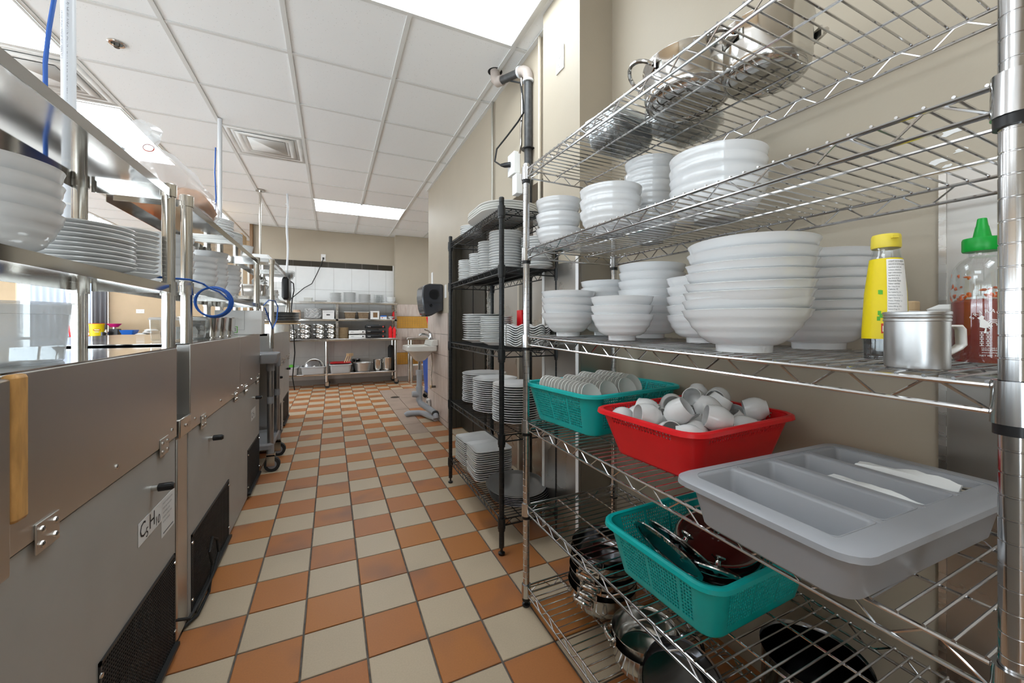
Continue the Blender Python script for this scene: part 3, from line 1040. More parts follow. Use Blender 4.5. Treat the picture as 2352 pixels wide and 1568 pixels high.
# ------------------------------------------------------------------ perforated baskets
def basket(name, label, loc, rz, hx, hy, H, m, slot=(0.0032, 0.0032), rows=(0.15, 0.95), zones=None, taper=0.80, group=None, ribs=True):
    root = thing(name, label, 'basket', loc, rz, group)
    rad = 0.045
    # perforated wall as a grid with the holes left out
    mb = MB()
    K = 6
    per = []
    def outline(hx, hy, rad):
        pts = []
        seg = slot[0]
        for (x0, y0, x1, y1, cx, cy, a0) in ((hx, -hy + rad, hx, hy - rad, hx - rad, hy - rad, 0), (hx - rad, hy, -hx + rad, hy, -hx + rad, hy - rad, PI / 2),
                                             (-hx, hy - rad, -hx, -hy + rad, -hx + rad, -hy + rad, PI), (-hx + rad, -hy, hx - rad, -hy, hx - rad, -hy + rad, 1.5 * PI)):
            yield (x0, y0, x1, y1, cx, cy, a0)
    N = []
    nrow = max(3, int(H / slot[1]))
    secs = []
    cols = None
    for rI in range(nrow + 1):
        f = rI / nrow
        k = taper + (1 - taper) * f
        ax, ay, ar = hx * k, hy * k, rad * (0.8 + 0.2 * f)
        pts = []
        flag = []
        for (x0, y0, x1, y1, cx, cy, a0) in outline(ax, ay, ar):
            full = math.hypot((hx - rad) * 2 if y0 == y1 else 0, (hy - rad) * 2 if x0 == x1 else 0)
            nn = max(4, int(full / slot[0]))
            for q in range(nn):
                t = q / nn
                pts.append((x0 + (x1 - x0) * t, y0 + (y1 - y0) * t))
                flag.append(q if 2 < q < nn - 3 and not (ribs and (q % 24) in (0, 1, 2)) else -1)
            for q in range(K):
                a = a0 + PI / 2 * q / K
                pts.append((cx + ar * math.cos(a), cy + ar * math.sin(a)))
                flag.append(-1)
        secs.append((pts, H * f))
        cols = flag
    n = len(cols)
    for pts, z in secs:
        mb.v += [(x, y, z) for x, y in pts]
    for rI in range(nrow):
        f = rI / nrow
        hole_row = rows[0] < f < rows[1]
        for k in range(n):
            if hole_row and cols[k] >= 0 and cols[k] % 2 == 1 and rI % (3 if slot[1] < 0.004 else 2) != 0:
                continue
            j = (k + 1) % n
            mb.f.append((rI * n + k, rI * n + j, (rI + 1) * n + j, (rI + 1) * n + k))
    obj('perforated_wall', mb, root, material=m, solid=0.0022)
    kx = taper
    obj('base', MB().rloft([(hx * kx - .001, hy * kx - .001, rad * .8, 0.0), (hx * kx - .001, hy * kx - .001, rad * .8, 0.003)]), root, material=m)
    # rolled rim
    obj('rim', MB().rloft([(hx - .001, hy - .001, rad, H - 0.004), (hx + 0.008, hy + 0.008, rad + .008, H - 0.002), (hx + 0.013, hy + 0.013, rad + .012, H - 0.010), (hx + 0.015, hy + 0.015, rad + .014, H - 0.008),
                           (hx + 0.013, hy + 0.013, rad + .012, H + 0.001), (hx + 0.006, hy + 0.006, rad + .006, H + 0.004), (hx - .002, hy - .002, rad, H + 0.002)], closed=True), root, material=m)
    return root
z4 = lambda y: T4 + dz(y)
z5 = lambda y: T5 + dz(y)
z6 = lambda y: T6 + dz(y)
RZ0 = math.atan2(-1.182, 0.0225) + PI / 2
bt = basket('perforated_basket', 'teal plastic basket holding rows of small white dishes', (0.950, 1.235, z4(1.235)), 0.12, 0.228, 0.190, 0.140, 'teal', slot=(0.0042, 0.0030), taper=0.84)
br = basket('perforated_basket', 'red plastic basket heaped with white teacups', (0.945, 0.805, z4(0.805)), 0.06, 0.215, 0.165, 0.125, 'red_plastic', slot=(0.0050, 0.0050), rows=(0.70, 0.93), taper=0.80, ribs=False)
b2 = basket('perforated_basket', 'teal plastic basket of pan lids under the grey cutlery box', (0.925, 0.745, z5(0.745)), 0.03, 0.205, 0.175, 0.135, 'teal', slot=(0.0042, 0.0030), taper=0.84)

# small dishes standing on edge in four rows
dish = MB().lathe([(0, 0.0), (0.022, 0.0), (0.024, 0.002), (0.042, 0.013), (0.045, 0.0155), (0.0435, 0.017), (0.024, 0.0055), (0, 0.0045)], 28).mesh('sauce_dish', 'china_warm')
ca, sa = math.cos(0.12), math.sin(0.12)
for row in range(4):
    lx = -0.165 + row * 0.096
    n = (14, 12, 13, 10)[row]
    y0 = 0.125
    for k in range(n):
        ly = y0 - k * 0.0185 - (0.02 if row == 1 else 0)
        o = bpy.data.objects.new('sauce_dish', dish)
        COL.objects.link(o)
        lx2 = lx + random.uniform(-.002, .002)
        o.location = (0.950 + lx2 * ca - ly * sa, 1.235 + lx2 * sa + ly * ca, z4(1.235) + 0.122 + (0.004 if row > 1 else 0))
        o.rotation_euler = (PI / 2 - 0.42 + random.uniform(-.03, .03), random.uniform(-.03, .03), 0.12)
        tag(o, ('nearest' if k == n - 1 else 'farthest' if k == 0 else ORD[k + 1] + ' farthest') + ' small dish on edge in ' + ['the front row', 'the second row', 'the third row', 'the rear row'][row] + ' of the teal basket', 'dish', 'small dishes, row %d of the teal basket' % (row + 1))
# block the dishes stand on
liner = thing('dish_pile', 'lower layer of stacked small white dishes filling the teal basket', 'dish', (0.950, 1.235, z4(1.235)), 0.12)
fm = MB()
for row in range(4):
    for cc in range(3):
        for k in range(6):
            fm.lathe([(0, 0), (0.024, 0), (0.043, 0.008), (0.042, 0.0095), (0.024, 0.003), (0, 0.003)], 14, (-0.138 + row * 0.092, -0.10 + cc * 0.092, 0.004 + k * 0.0118))
o = obj('dish_layers', fm, liner, material='china_warm')
o['kind'] = 'stuff'

# teacups heaped in the red basket: settle spheres, then put a cup on each
cup = MB().lathe([(0, 0.003), (0.017, 0.003), (0.018, 0.0), (0.021, 0.0), (0.022, 0.004), (0.030, 0.014), (0.0335, 0.026), (0.033, 0.040), (0.0295, 0.054), (0.0285, 0.060),
                  (0.0265, 0.060), (0.0275, 0.053), (0.0305, 0.040), (0.031, 0.026), (0.0275, 0.015), (0.018, 0.008), (0, 0.007)], 28).mesh('teacup', 'china')
rs = random.Random(11)
pts = []
R0 = 0.0345
for k in range(53):
    pts.append(Vector((rs.uniform(-.15, .15), rs.uniform(-.11, .11), 0.05 + 0.004 * k)))
for it in range(400):
    for p in pts:
        p.z -= 0.0012
    for a in range(len(pts)):
        for b in range(a):
            d = pts[a] - pts[b]
            L_ = d.length
            if 1e-6 < L_ < 2 * R0:
                push = d * ((2 * R0 - L_) / L_ * 0.5)
                pts[a] += push
                pts[b] -= push
    for p in pts:
        lim = min(1.0, 0.80 + 0.2 * p.z / 0.125)
        hx, hy = 0.215 * lim - R0 - .010, 0.165 * lim - R0 - .010
        p.x = max(-hx, min(hx, p.x))
        p.y = max(-hy, min(hy, p.y))
        p.z = max(R0 + 0.004, p.z)
ca, sa = math.cos(0.06), math.sin(0.06)
for k, p in enumerate(pts):
    o = bpy.data.objects.new('teacup', cup)
    COL.objects.link(o)
    th = rs.choice([0.5, 0.9, 1.2, 1.5, 1.8, 2.3]) + rs.uniform(-.2, .2)
    az = -PI / 4 + rs.uniform(-1.9, 1.9)
    M = Matrix.Rotation(az, 4, 'Z') @ Matrix.Rotation(th, 4, 'X')
    M = Matrix.Translation((0.945 + p.x * ca - p.y * sa, 0.805 + p.x * sa + p.y * ca, z4(0.805) + p.z)) @ M @ Matrix.Translation((0, 0, -0.031))
    o.matrix_world = M
    tag(o, 'white handleless teacup heaped in the red basket', 'cup', 'teacups in the red basket')
# ------------------------------------------------------------------ condiments and cup on the third chrome shelf
zc = z3(0.26)
t = thing('metal_mug', 'small aluminium mug with a pale handle at the shelf front', 'mug', (0.752, 0.262, zc))
prof = [(0, 0), (0.031, 0), (0.033, 0.002), (0.0335, 0.006), (0.0335, 0.066), (0.0345, 0.067), (0.0345, 0.069), (0.0335, 0.070), (0.0345, 0.0715), (0.0345, 0.0735), (0.0335, 0.0745), (0.035, 0.076), (0.035, 0.079),
        (0.034, 0.080), (0.0325, 0.079), (0.0325, 0.004), (0, 0.003)]
obj('cup_body', MB().lathe(prof, 40), t, material='aluminium')
ha = -0.55
hd = Vector((math.cos(ha), math.sin(ha), 0))
hp = [hd * 0.0335 + Vector((0, 0, 0.060)), hd * 0.052 + Vector((0, 0, 0.060)), hd * 0.056 + Vector((0, 0, 0.055)), hd * 0.057 + Vector((0, 0, 0.034)), hd * 0.052 + Vector((0, 0, 0.029)), hd * 0.033 + Vector((0, 0, 0.018))]
m = MB()
sd = Vector((-hd.y, hd.x, 0)) * 0.007
for p in hp:
    m.v += [tuple(p - sd), tuple(p + sd)]
for k in range(len(hp) - 1):
    m.f.append((2 * k, 2 * k + 1, 2 * k + 3, 2 * k + 2))
obj('handle', m, t, material='china_warm', solid=0.003)

def wrap(mb, data, R, a0, z0, k=1.0, off=0.0004):
    """lettering bent round an upright cylinder of radius R(z); x runs along the arc"""
    def fn(x, y):
        r = (R(z0 + y) if callable(R) else R) + off
        a = a0 + x / r
        return (r * math.cos(a), r * math.sin(a), z0 + y)
    add_flat(mb, data, fn)

# chilli sauce bottle
t = thing('chili_sauce_bottle', 'clear squeeze bottle of red chilli sauce with green cap', 'bottle', (0.925, 0.246, z3(0.25)))
SR = 0.0345
def sri_r(z):
    return SR if z < 0.15 else SR
body = [(0, 0.002), (0.030, 0.0), (0.0335, 0.004), (SR, 0.012), (SR, 0.118), (0.0335, 0.138), (0.030, 0.152), (0.024, 0.162), (0.017, 0.167), (0.0155, 0.170), (0.0155, 0.182),
        (0.0140, 0.182), (0.0140, 0.169), (0.0225, 0.160), (0.029, 0.150), (0.0325, 0.137), (SR - .001, 0.118), (SR - .001, 0.010), (0.03, 0.003), (0, 0.003)]
obj('bottle_shell', MB().lathe(body, 40), t, material='clear')
obj('sauce_fill', MB().lathe([(0, 0.0035), (0.029, 0.0035), (SR - .0018, 0.012), (SR - .0018, 0.097), (0.028, 0.101), (0, 0.103)], 32), t, material='sauce')
sme = MB()
rs = random.Random(5)
for k in range(46):
    a = rs.uniform(0, 6.28)
    z = rs.choice([rs.uniform(0.100, 0.112), rs.uniform(0.112, 0.142)])
    r0 = (SR - .0012) if z < 0.118 else (SR - .0012) - (z - 0.118) * 0.06
    w_, h_ = rs.uniform(0.002, 0.0055), rs.uniform(0.0015, 0.004)
    n = 9
    o0 = len(sme.v)
    for q in range(n):
        an = 2 * PI * q / n
        rr = rs.uniform(0.6, 1.1)
        aa = a + w_ * math.cos(an) * rr / r0
        zz = z + h_ * math.sin(an) * rr
        r1 = (SR - .0012) if zz < 0.118 else (SR - .0012) - (zz - 0.118) * 0.06
        sme.v.append((r1 * math.cos(aa), r1 * math.sin(aa), zz))
    sme.f.append(tuple(o0 + q for q in range(n)))
o = obj('sauce_smears', sme, t, material='sauce_smear', solid=0.0004)
o['kind'] = 'stuff'
obj('cap', MB().lathe([(0, 0.176), (0.0205, 0.176), (0.0215, 0.178), (0.0215, 0.194), (0.0205, 0.197), (0.0105, 0.198), (0.0098, 0.200), (0.0072, 0.215), (0.0066, 0.216), (0.0052, 0.227), (0.0046, 0.228), (0.0, 0.228)], 40), t, material='green_cap')
pr = MB()
A0 = -2.55          # angle of the label side facing the aisle
def ring_word(word, rad, a_c, z_c, size, span):
    n = len(word)
    for k, ch in enumerate(word):
        th = PI / 2 + span / 2 - span * k / (n - 1)
        dat = text_pts(ch, size, 'CENTER')
        cx, cz = rad * math.cos(th), rad * math.sin(th)
        rot = th - PI / 2
        def tr(x, y):
            return (cx + x * math.cos(rot) - y * math.sin(rot), cz + x * math.sin(rot) + y * math.cos(rot))
        dat = ([tr(x, y) for x, y in dat[0]], dat[1])
        wrap(pr, dat, SR, A0 + a_c / SR, z_c)
def blob(pts, ax=0.0, az=0.0):
    wrap(pr, ([(p[0], p[1]) for p in pts], [tuple(range(len(pts)))]), SR, A0 + ax / SR, az)
ring_word('SRIRACHA', 0.018, -0.004, 0.062, 0.0075, 2.1)
# bird emblem inside the arc of lettering: breast, tail plumes, comb and legs
for k in range(3):
    r = 0.0035 + 0.0022 * k
    c = [(0.004 + r * math.cos(a), r * math.sin(a)) for a in [PI * q / 12 - 0.5 for q in range(19)]]
    c += [(0.004 + (r - .0009) * math.cos(a), (r - .0009) * math.sin(a)) for a in [PI * q / 12 - 0.5 for q in reversed(range(19))]]
    blob(c, -0.004, 0.062)
blob([(-0.010, -0.004), (-0.004, -0.006), (0.001, -0.002), (-0.002, 0.004), (-0.006, 0.008), (-0.0055, 0.012), (-0.008, 0.014), (-0.0105, 0.011), (-0.0125, 0.010), (-0.0095, 0.007)], -0.004, 0.062)
blob([(-0.0045, -0.006), (-0.003, -0.006), (-0.0035, -0.012), (-0.001, -0.013), (-0.006, -0.013)], -0.004, 0.062)
blob([(0.006, 0.016), (0.020, 0.016), (0.020, 0.008)], 0.000, 0.074)
for x, z in ((0.012, 0.052), (0.0105, 0.046), (0.016, 0.044)):
    blob([(x, z - .002), (x + .004, z - .0015), (x + .0035, z + .002), (x + .0005, z + .0015)])
for k, row in enumerate(('是 拉 差', '香 甜')):
    pass
for k in range(4):
    for q in range(2):
        x, z = -0.014 + q * 0.006, 0.047 - k * 0.0058
        for (dx0, dx1, dz0, dz1) in ((0, .0042, .0034, .0042), (0, .0042, 0, .0008), (.0017, .0025, 0, .0042)):
            blob([(x + dx0, z + dz0), (x + dx1, z + dz0), (x + dx1, z + dz1), (x + dx0, z + dz1)])
wrap(pr, text_pts('HUY FONG FOODS, INC.', 0.0026), SR, A0 - 0.012 / SR, 0.0255)
wrap(pr, text_pts('IRWINDALE, CA 91706', 0.0030), SR, A0 - 0.012 / SR, 0.0225)
wrap(pr, text_pts('www.huyfong.com', 0.0028), SR, A0 - 0.012 / SR, 0.0190)
wrap(pr, text_pts('NET WT. 714 mL / 28 oz', 0.0034), SR, A0 - 0.014 / SR, 0.0140)
# ingredients panel on the right of the label
def frame_line(x0, x1, z0, z1):
    N = 6
    top = [(x0 + (x1 - x0) * q / N, z0) for q in range(N + 1)] + [(x1 - (x1 - x0) * q / N, z1) for q in range(N + 1)]
    blob(top)
for a in ((0.022, 0.0226, 0.012, 0.075), (0.022, 0.046, 0.012, 0.0126), (0.022, 0.046, 0.0744, 0.075)):
    frame_line(*a)
for k, ln in enumerate(('HOT CHILI SAUCE', 'INGREDIENTS: CHILI,', 'SUGAR, SALT, GARLIC,', 'DISTILLED VINEGAR,', 'POTASSIUM SORBATE,', 'SODIUM BISULFITE', 'AS PRESERVATIVES,', 'AND XANTHAN GUM.', 'Nutrition Facts', 'Serving Size 1 tsp.', 'Calories 0', 'Total Fat 0g  0%', 'Sodium 75mg  3%', 'Total Carb. 1g 0%', 'Sugars 1g', 'Protein 0g')):
    wrap(pr, text_pts(ln, 0.0034), SR, A0 + 0.0238 / SR, 0.0700 - k * 0.0037)
obj('label_print', pr, t, material='print_white')

# light soy sauce bottle, leaning a little
t = thing('soy_sauce_bottle', 'leaning soy sauce bottle with yellow label and yellow cap', 'bottle', (0.805, 0.318, z3(0.32)))
t.rotation_euler = (0.0, 0.03, 0.0)
t.scale = (1, 1, 1.10)
BRr = 0.0275
body = [(0, 0.001), (0.0255, 0.0), (BRr, 0.004), (BRr, 0.008), (0.0265, 0.010), (BRr, 0.012), (0.0265, 0.018), (BRr, 0.020), (0.0265, 0.026), (BRr, 0.028), (BRr, 0.045), (0.025, 0.100), (0.0195, 0.150), (0.0175, 0.160), (0.0165, 0.163), (0.0165, 0.172),
        (0.0150, 0.172), (0.0150, 0.162), (0.0185, 0.149), (0.024, 0.099), (0.0262, 0.044), (0.0250, 0.004), (0, 0.003)]
obj('bottle_shell', MB().lathe(body, 36), t, material='clear')
obj('soy_fill', MB().lathe([(0, 0.0035), (0.0245, 0.0045), (0.0256, 0.044), (0.0235, 0.098), (0.0212, 0.12), (0, 0.12)], 28), t, material='soy')
def sr_(z):
    if z < 0.045: return BRr
    if z < 0.10: return BRr + (0.025 - BRr) * (z - .045) / .055
    return 0.025 + (0.0195 - 0.025) * (z - .10) / .05
lab = MB()
zs = [0.034, 0.045, 0.07, 0.10, 0.125, 0.150]
for z in zs:
    for q in range(36):
        a = 2 * PI * q / 36
        lab.v.append(((sr_(z) + .0005) * math.cos(a), (sr_(z) + .0005) * math.sin(a), z))
for k in range(len(zs) - 1):
    lab.ring_bridge(k * 36, (k + 1) * 36, 36)
obj('label', lab, t, material='yellow')
obj('cap', MB().lathe([(0, 0.166), (0.0175, 0.166), (0.0185, 0.168), (0.0180, 0.183), (0.0170, 0.1855), (0, 0.1855)], 32), t, material='yellow_cap')
obj('cap_tab', MB().b2(-0.0225, -0.0165, -0.004, 0.004, 0.178, 0.181), t, rot=(0, 0, 0.9), material='yellow_cap')
A1 = -2.45
st = MB()
def patch(mb, R, a0, x0, x1, z0, z1, off, N=8, M=5):
    o0 = len(mb.v)
    for k in range(M + 1):
        z = z0 + (z1 - z0) * k / M
        for q in range(N + 1):
            x = x0 + (x1 - x0) * q / N
            r = R(z) + off
            a = a0 + x / r
            mb.v.append((r * math.cos(a), r * math.sin(a), z))
    for k in range(M):
        for q in range(N):
            b = o0 + k * (N + 1) + q
            mb.f.append((b, b + 1, b + N + 2, b + N + 1))
patch(st, sr_, A1, -0.006, 0.024, 0.066, 0.148, 0.0010)
obj('nutrition_sticker', st, t, material='print_white')
pr = MB()
for k, (ln, sz) in enumerate((('LIGHT SOYA BEAN', .0036), ('SAUCE À SOYA CLAIRE', .0032), ('Ingredients: water, salt,', .0026), ('soybeans, wheat flour,', .0026), ('sugar, sodium benzoate', .0026), ('Ingrédients: eau, sel,', .0026), ('soja, farine de blé', .0026), ('Nutrition Facts', .0036), ('Valeur nutritive', .0032), ('Per 1 tbsp (15 mL)', .0026), ('Calories 10', .0034), ('Fat / Lipides 0 g  0 %', .0026), ('Carbohydrate / Glucides 1 g', .0022), ('Sugars / Sucres 1 g', .0026), ('Protein / Protéines 1 g', .0026), ('Cholesterol 0 mg', .0026), ('Sodium 890 mg  39 %', .0026), ('Calcium 0 mg  0 %', .0026), ('Net Weight / Poids Net 500 mL', .0022))):
    wrap(pr, text_pts(ln, sz, sx=.72), sr_, A1 - 0.004 / 0.022, 0.1435 - k * 0.0040, off=0.0014)
obj('sticker_print', pr, t, material='print_black')
pr = MB()
patch(pr, sr_, A1, -0.013, -0.006, 0.042, 0.056, 0.0010, 4, 4)
obj('red_badge', pr, t, material='print_red')
pr = MB()
patch(pr, sr_, A1, -0.0115, -0.0075, 0.0445, 0.0525, 0.0014, 3, 3)
obj('badge_print', pr, t, material='print_white')
pr = MB()
for (x, z) in ((-0.0165, 0.098), (-0.0150, 0.0975), (-0.0170, 0.068), (-0.018, 0.060), (-0.0150, 0.064)):
    patch(pr, sr_, A1, x, x + .004, z, z + .006, 0.0010, 3, 3)
obj('bean_print', pr, t, material='print_green')

# folded napkin packets and small boxes behind the bottles
for k, (x, y, zz, s_, m_) in enumerate(((0.985, 0.365, 0.0, (0.05, 0.045, 0.085), 'white_trim'), (1.04, 0.385, 0.0, (0.03, 0.05, 0.105), 'wood_light'))):
    o = tag(obj('small_box', MB().rloft([(s_[0] / 2, s_[1] / 2, .006, 0), (s_[0] / 2, s_[1] / 2, .006, s_[2])]), loc=(x, y, z3(y) + zz), material=m_, bevel=0.002),
            ['white plastic tub standing behind the yellow sauce bottle', 'pale wooden block behind the white tub on the bowl shelf'][k], 'box')
for k in range(3):
    o = tag(obj('paper_box', MB().rloft([(0.052, 0.036, .004, 0), (0.055, 0.040, .006, 0.010), (0.042, 0.028, .006, 0.0185)]), loc=(1.055, 0.292 + .002 * k, z3(0.29) + 0.040 + k * 0.0195), material='foam'),
            ['lowest', 'middle', 'topmost'][k] + ' white paper box of the pile behind the metal mug', 'box', 'paper boxes behind the mug')
tag(obj('paper_box', MB().rloft([(0.052, 0.038, .004, 0), (0.052, 0.038, .004, 0.038)]), loc=(1.055, 0.292, z3(0.29)), material='card_white'), 'plain white carton under the pile of paper boxes', 'box')

# ------------------------------------------------------------------ pots on the top chrome shelf
def pot(name, label, loc, R, H, m='pot_steel', rz=0.0, handles=True, group=None, loop=0.05, rim=0.004, handle_m=None, tilt=(0, 0)):
    root = thing(name, label, 'pot', loc, rz, group)
    root.rotation_euler = (tilt[0], tilt[1], rz)
    th = 0.0015
    out = [(0, 0.003), (R * .55, 0.003), (R * .57, 0.0), (R * .74, 0.0), (R * .86, 0.004), (R * .96, 0.016), (R, 0.035), (R, H - 0.006), (R + rim, H), (R + rim, H + .0015)]
    inn = [(R - .0005, H - .004), (R - th, H - 0.008), (R - th, 0.035), (R * .95, 0.019), (R * .85, 0.0075), (0, 0.006)]
    obj('pot_body', MB().lathe(out + inn, 48), root, material=m)
    if handles:
        for s_ in (1, -1):
            pts = []
            for k in range(13):
                a = PI * k / 12
                pts.append((s_ * (R + 0.002 + loop * 0.75 * math.sin(a)), loop * math.cos(a), H * 0.72 + loop * 0.5 * math.sin(a)))
            h = obj('handle', MB().tube(pts, 0.0055, 8), root, material=handle_m or m)
            obj('handle_bracket', MB().b2(s_ * R - 0.002, s_ * R + 0.002, -loop - .008, loop + .008, H * 0.72 - .012, H * 0.72 + .012), root, material=m)
    return root
z1 = lambda y: T1 + dz(y)
pot('cooking_pot', 'steel pot with loop handles on the top shelf, nearer the foil trays', (0.885, 0.770, z1(0.77)), 0.112, 0.11, rz=-0.43, loop=0.055)
pot('cooking_pot', 'steel pot with loop handles on the top shelf, nearest the camera', (0.965, 0.612, z1(0.61)), 0.098, 0.12, rz=-0.43, loop=0.05)
# clear takeaway trays, nested
tray = MB().rloft([(0.078, 0.058, 0.015, 0.0), (0.084, 0.064, 0.018, 0.006), (0.095, 0.075, 0.02, 0.040), (0.103, 0.083, 0.022, 0.041), (0.104, 0.084, 0.022, 0.0385), (0.1025, 0.0825, .022, 0.0420), (0.0945, 0.0745, 0.02, 0.0412), (0.083, 0.063, 0.018, 0.0072), (0.077, 0.057, .015, 0.0012)], cap1=True).mesh('clear_tray', 'clear_foil')
for k in range(7):
    tag(obj('clear_tray', tray, None, (0.90, 1.06, z1(1.06) + k * 0.0085), (0, 0, 0.15 + random.uniform(-.02, .02))),
        ('top' if k == 6 else 'bottom' if k == 0 else ORD[k + 1]) + ' clear tray of the front pile on the top wire shelf, counted upwards', 'tray', 'front pile of clear trays')
for k in range(6):
    tag(obj('clear_tray', tray, None, (1.02, 0.90, z1(0.9) + k * 0.0085), (0, 0, 0.2 + random.uniform(-.02, .02))),
        ('top' if k == 5 else 'bottom' if k == 0 else ORD[k + 1]) + ' clear tray of the rear pile beside the steel pots, counted upwards', 'tray', 'rear pile of clear trays')

# ------------------------------------------------------------------ grey cutlery box on the fourth shelf
TC = (0.858, 0.402)
t = thing('cutlery_box', 'grey plastic cutlery box with four long compartments', 'cutlery box', (TC[0], TC[1], z4(0.4)), 0.0)
t.rotation_euler = (0, 0, -0.03)
HX, HY, HH = 0.262, 0.152, 0.090
outer = MB().rloft([(HX - .045, HY - .035, .03, 0.0), (HX - .038, HY - .028, .032, 0.006), (HX - .022, HY - .016, .032, HH - 0.012), (HX - .020, HY - .014, .032, HH - 0.004)], cap1=False)
obj('outer_shell', outer, t, material='grey_plastic', solid=0.002)
# flat rolled rim
obj('rim', MB().rloft([(HX - .030, HY - .020, .030, HH), (HX - .006, HY - .004, .036, HH), (HX, HY + .002, .038, HH - 0.004), (HX + .001, HY + .003, .038, HH - 0.013), (HX - .003, HY - .001, .036, HH - 0.013), (HX - .004, HY - .002, .034, HH - 0.006), (HX - .030, HY - .020, .03, HH - 0.004)], closed=True), t, material='grey_plastic')
# four wells side by side from the aisle to the wall, each running along the shelf
wx = [(-0.230, -0.124), (-0.112, -0.006), (0.006, 0.112), (0.124, 0.230)]
m = MB()
WY = HY - .033
for a, b in wx:
    cx, hx_ = (a + b) / 2, (b - a) / 2
    m.rloft([(hx_, WY, .010, HH - .0005, cx, .008), (hx_ - .003, WY - .004, .010, HH - .006, cx, .008), (hx_ - .008, WY - .012, .012, 0.014, cx, .008), (hx_ - .014, WY - .018, .012, 0.008, cx, .008)], k=4, cap0=False, cap1=True)
obj('compartments', m, t, material='grey_plastic', solid=0.0015)
for q in range(3):
    x = (wx[q][1] + wx[q + 1][0]) / 2
    obj('divider_top', MB().b2(x - 0.0075, x + 0.0075, -WY + .004, WY + .012, HH - 0.006, HH - 0.0002), t, material='grey_plastic', bevel=0.0025)
m = MB().rloft([(0.229, WY - .001, .010, HH - .0012, 0, .008), (HX - .024, HY - .014, .030, HH - .0012, 0, 0), (HX - .024, HY - .014, .030, HH - .005, 0, 0), (0.229, WY - .001, .010, HH - .005, 0, .008)], closed=True)
obj('top_flange', m, t, material='grey_plastic')
# cutlery rolled in paper
def cutlery(name, label, x, y, z, L, ang, seed):
    r = random.Random(seed)
    root = thing(name, label, 'cutlery', (x, y, z), ang)
    m = MB()
    N, K = 10, 9
    for k in range(N + 1):
        f = k / N
        for q in range(K):
            a = 2 * PI * q / K
            rr = (0.013 + 0.006 * math.sin(f * 3.1)) * (1 + 0.28 * math.sin(3 * a + 5 * f) + r.uniform(-.12, .12))
            m.v.append((L * (f - .5) * 0.72, rr * 1.4 * math.cos(a), 0.014 + rr * 0.8 * math.sin(a)))
    for k in range(N):
        m.ring_bridge(k * K, (k + 1) * K, K)
    m.f.append(tuple(range(K)))
    m.f.append(tuple(N * K + q for q in reversed(range(K))))
    obj('paper_wrap', m, root, material='paper')
    for q in range(2):
        y0 = -0.005 + 0.010 * q
        u = MB().tube([(L * .30, y0, 0.016), (L * .46, y0 * 1.5, 0.017 + .004 * q)], [0.0025, 0.0045], 6)
        obj('utensil_end', u, root, material='pot_steel')
    return root
ca, sa = math.cos(-0.03), math.sin(-0.03)
def tl_(lx, ly):
    return (TC[0] + lx * ca - ly * sa, TC[1] + lx * sa + ly * ca)
for k, (lx, ly, lz, an, lab) in enumerate(((0.066, -0.014, 0.046, -0.12, 'cutlery rolled in white paper alone in the third compartment'),
                                           (0.165, 0.050, 0.036, 0.10, 'paper rolled cutlery lying lowest in the rear compartment'),
                                           (0.192, -0.004, 0.044, -0.08, 'paper rolled cutlery against the wall side of the box'),
                                           (0.172, -0.022, 0.062, 0.14, 'paper rolled cutlery heaped highest in the rear compartment'))):
    x, y = tl_(lx, ly)
    c_ = cutlery('rolled_cutlery', lab, x, y, z4(0.4) + lz, 0.205, an - PI / 2, k)

# ------------------------------------------------------------------ pan lids in the lower teal basket
def lid(label, loc, R, rot, mtl='lid_red', group=None):
    root = thing('pan_lid', label, 'lid', loc, 0, group)
    root.rotation_euler = rot
    obj('dome', MB().lathe([(0, 0.018), (R * .3, 0.016), (R * .7, 0.009), (R * .90, 0.002), (R * .90, 0.0005), (R * .7, 0.0075), (R * .3, 0.0145), (0, 0.0165)], 44), root, material=mtl)
    obj('steel_band', MB().lathe([(R * .88, 0.001), (R * .96, 0.0035), (R, 0.003), (R, 0.0), (R * .96, -0.003), (R * .93, -0.005), (R * .92, -0.002), (R * .88, -0.001)], 44, close=True), root, material='pot_steel')
    obj('knob', MB().lathe([(0.0, 0.016), (0.010, 0.016), (0.007, 0.022), (0.007, 0.028), (0.017, 0.034), (0.018, 0.038), (0.010, 0.041), (0, 0.041)], 24), root, material='pot_steel')
    return root
zb = z5(0.745) + 0.006
for k, (x, y, zz, R, rot, lab, mt_) in enumerate((
        (1.005, 0.775, 0.030, 0.118, (0.10, -0.20, 0), 'dark red glass pan lid lowest in the teal basket', 'lid_red'),
        (1.005, 0.775, 0.054, 0.118, (0.10, -0.20, 0), 'dark red glass pan lid second from bottom in the teal basket', 'lid_red'),
        (1.005, 0.770, 0.080, 0.112, (0.12, -0.22, 0), 'dark red glass pan lid on top at the wall side', 'lid_red'),
        (0.825, 0.785, 0.078, 0.100, (0.25, 0.85, 0.35), 'shiny pan lid leaning on the front corner of the teal basket', 'pot_dark'),
        (0.862, 0.770, 0.086, 0.100, (0.22, 0.75, 0.30), 'shiny pan lid leaning behind the front leaning lid', 'pot_dark'),
        (0.900, 0.690, 0.052, 0.090, (-0.2, 0.55, 0.1), 'dark pan lid slumped near the middle of the teal basket', 'pot_dark'))):
    lid(lab, (x, y, zb + zz), R, rot, mt_, 'pan lids in the teal basket')

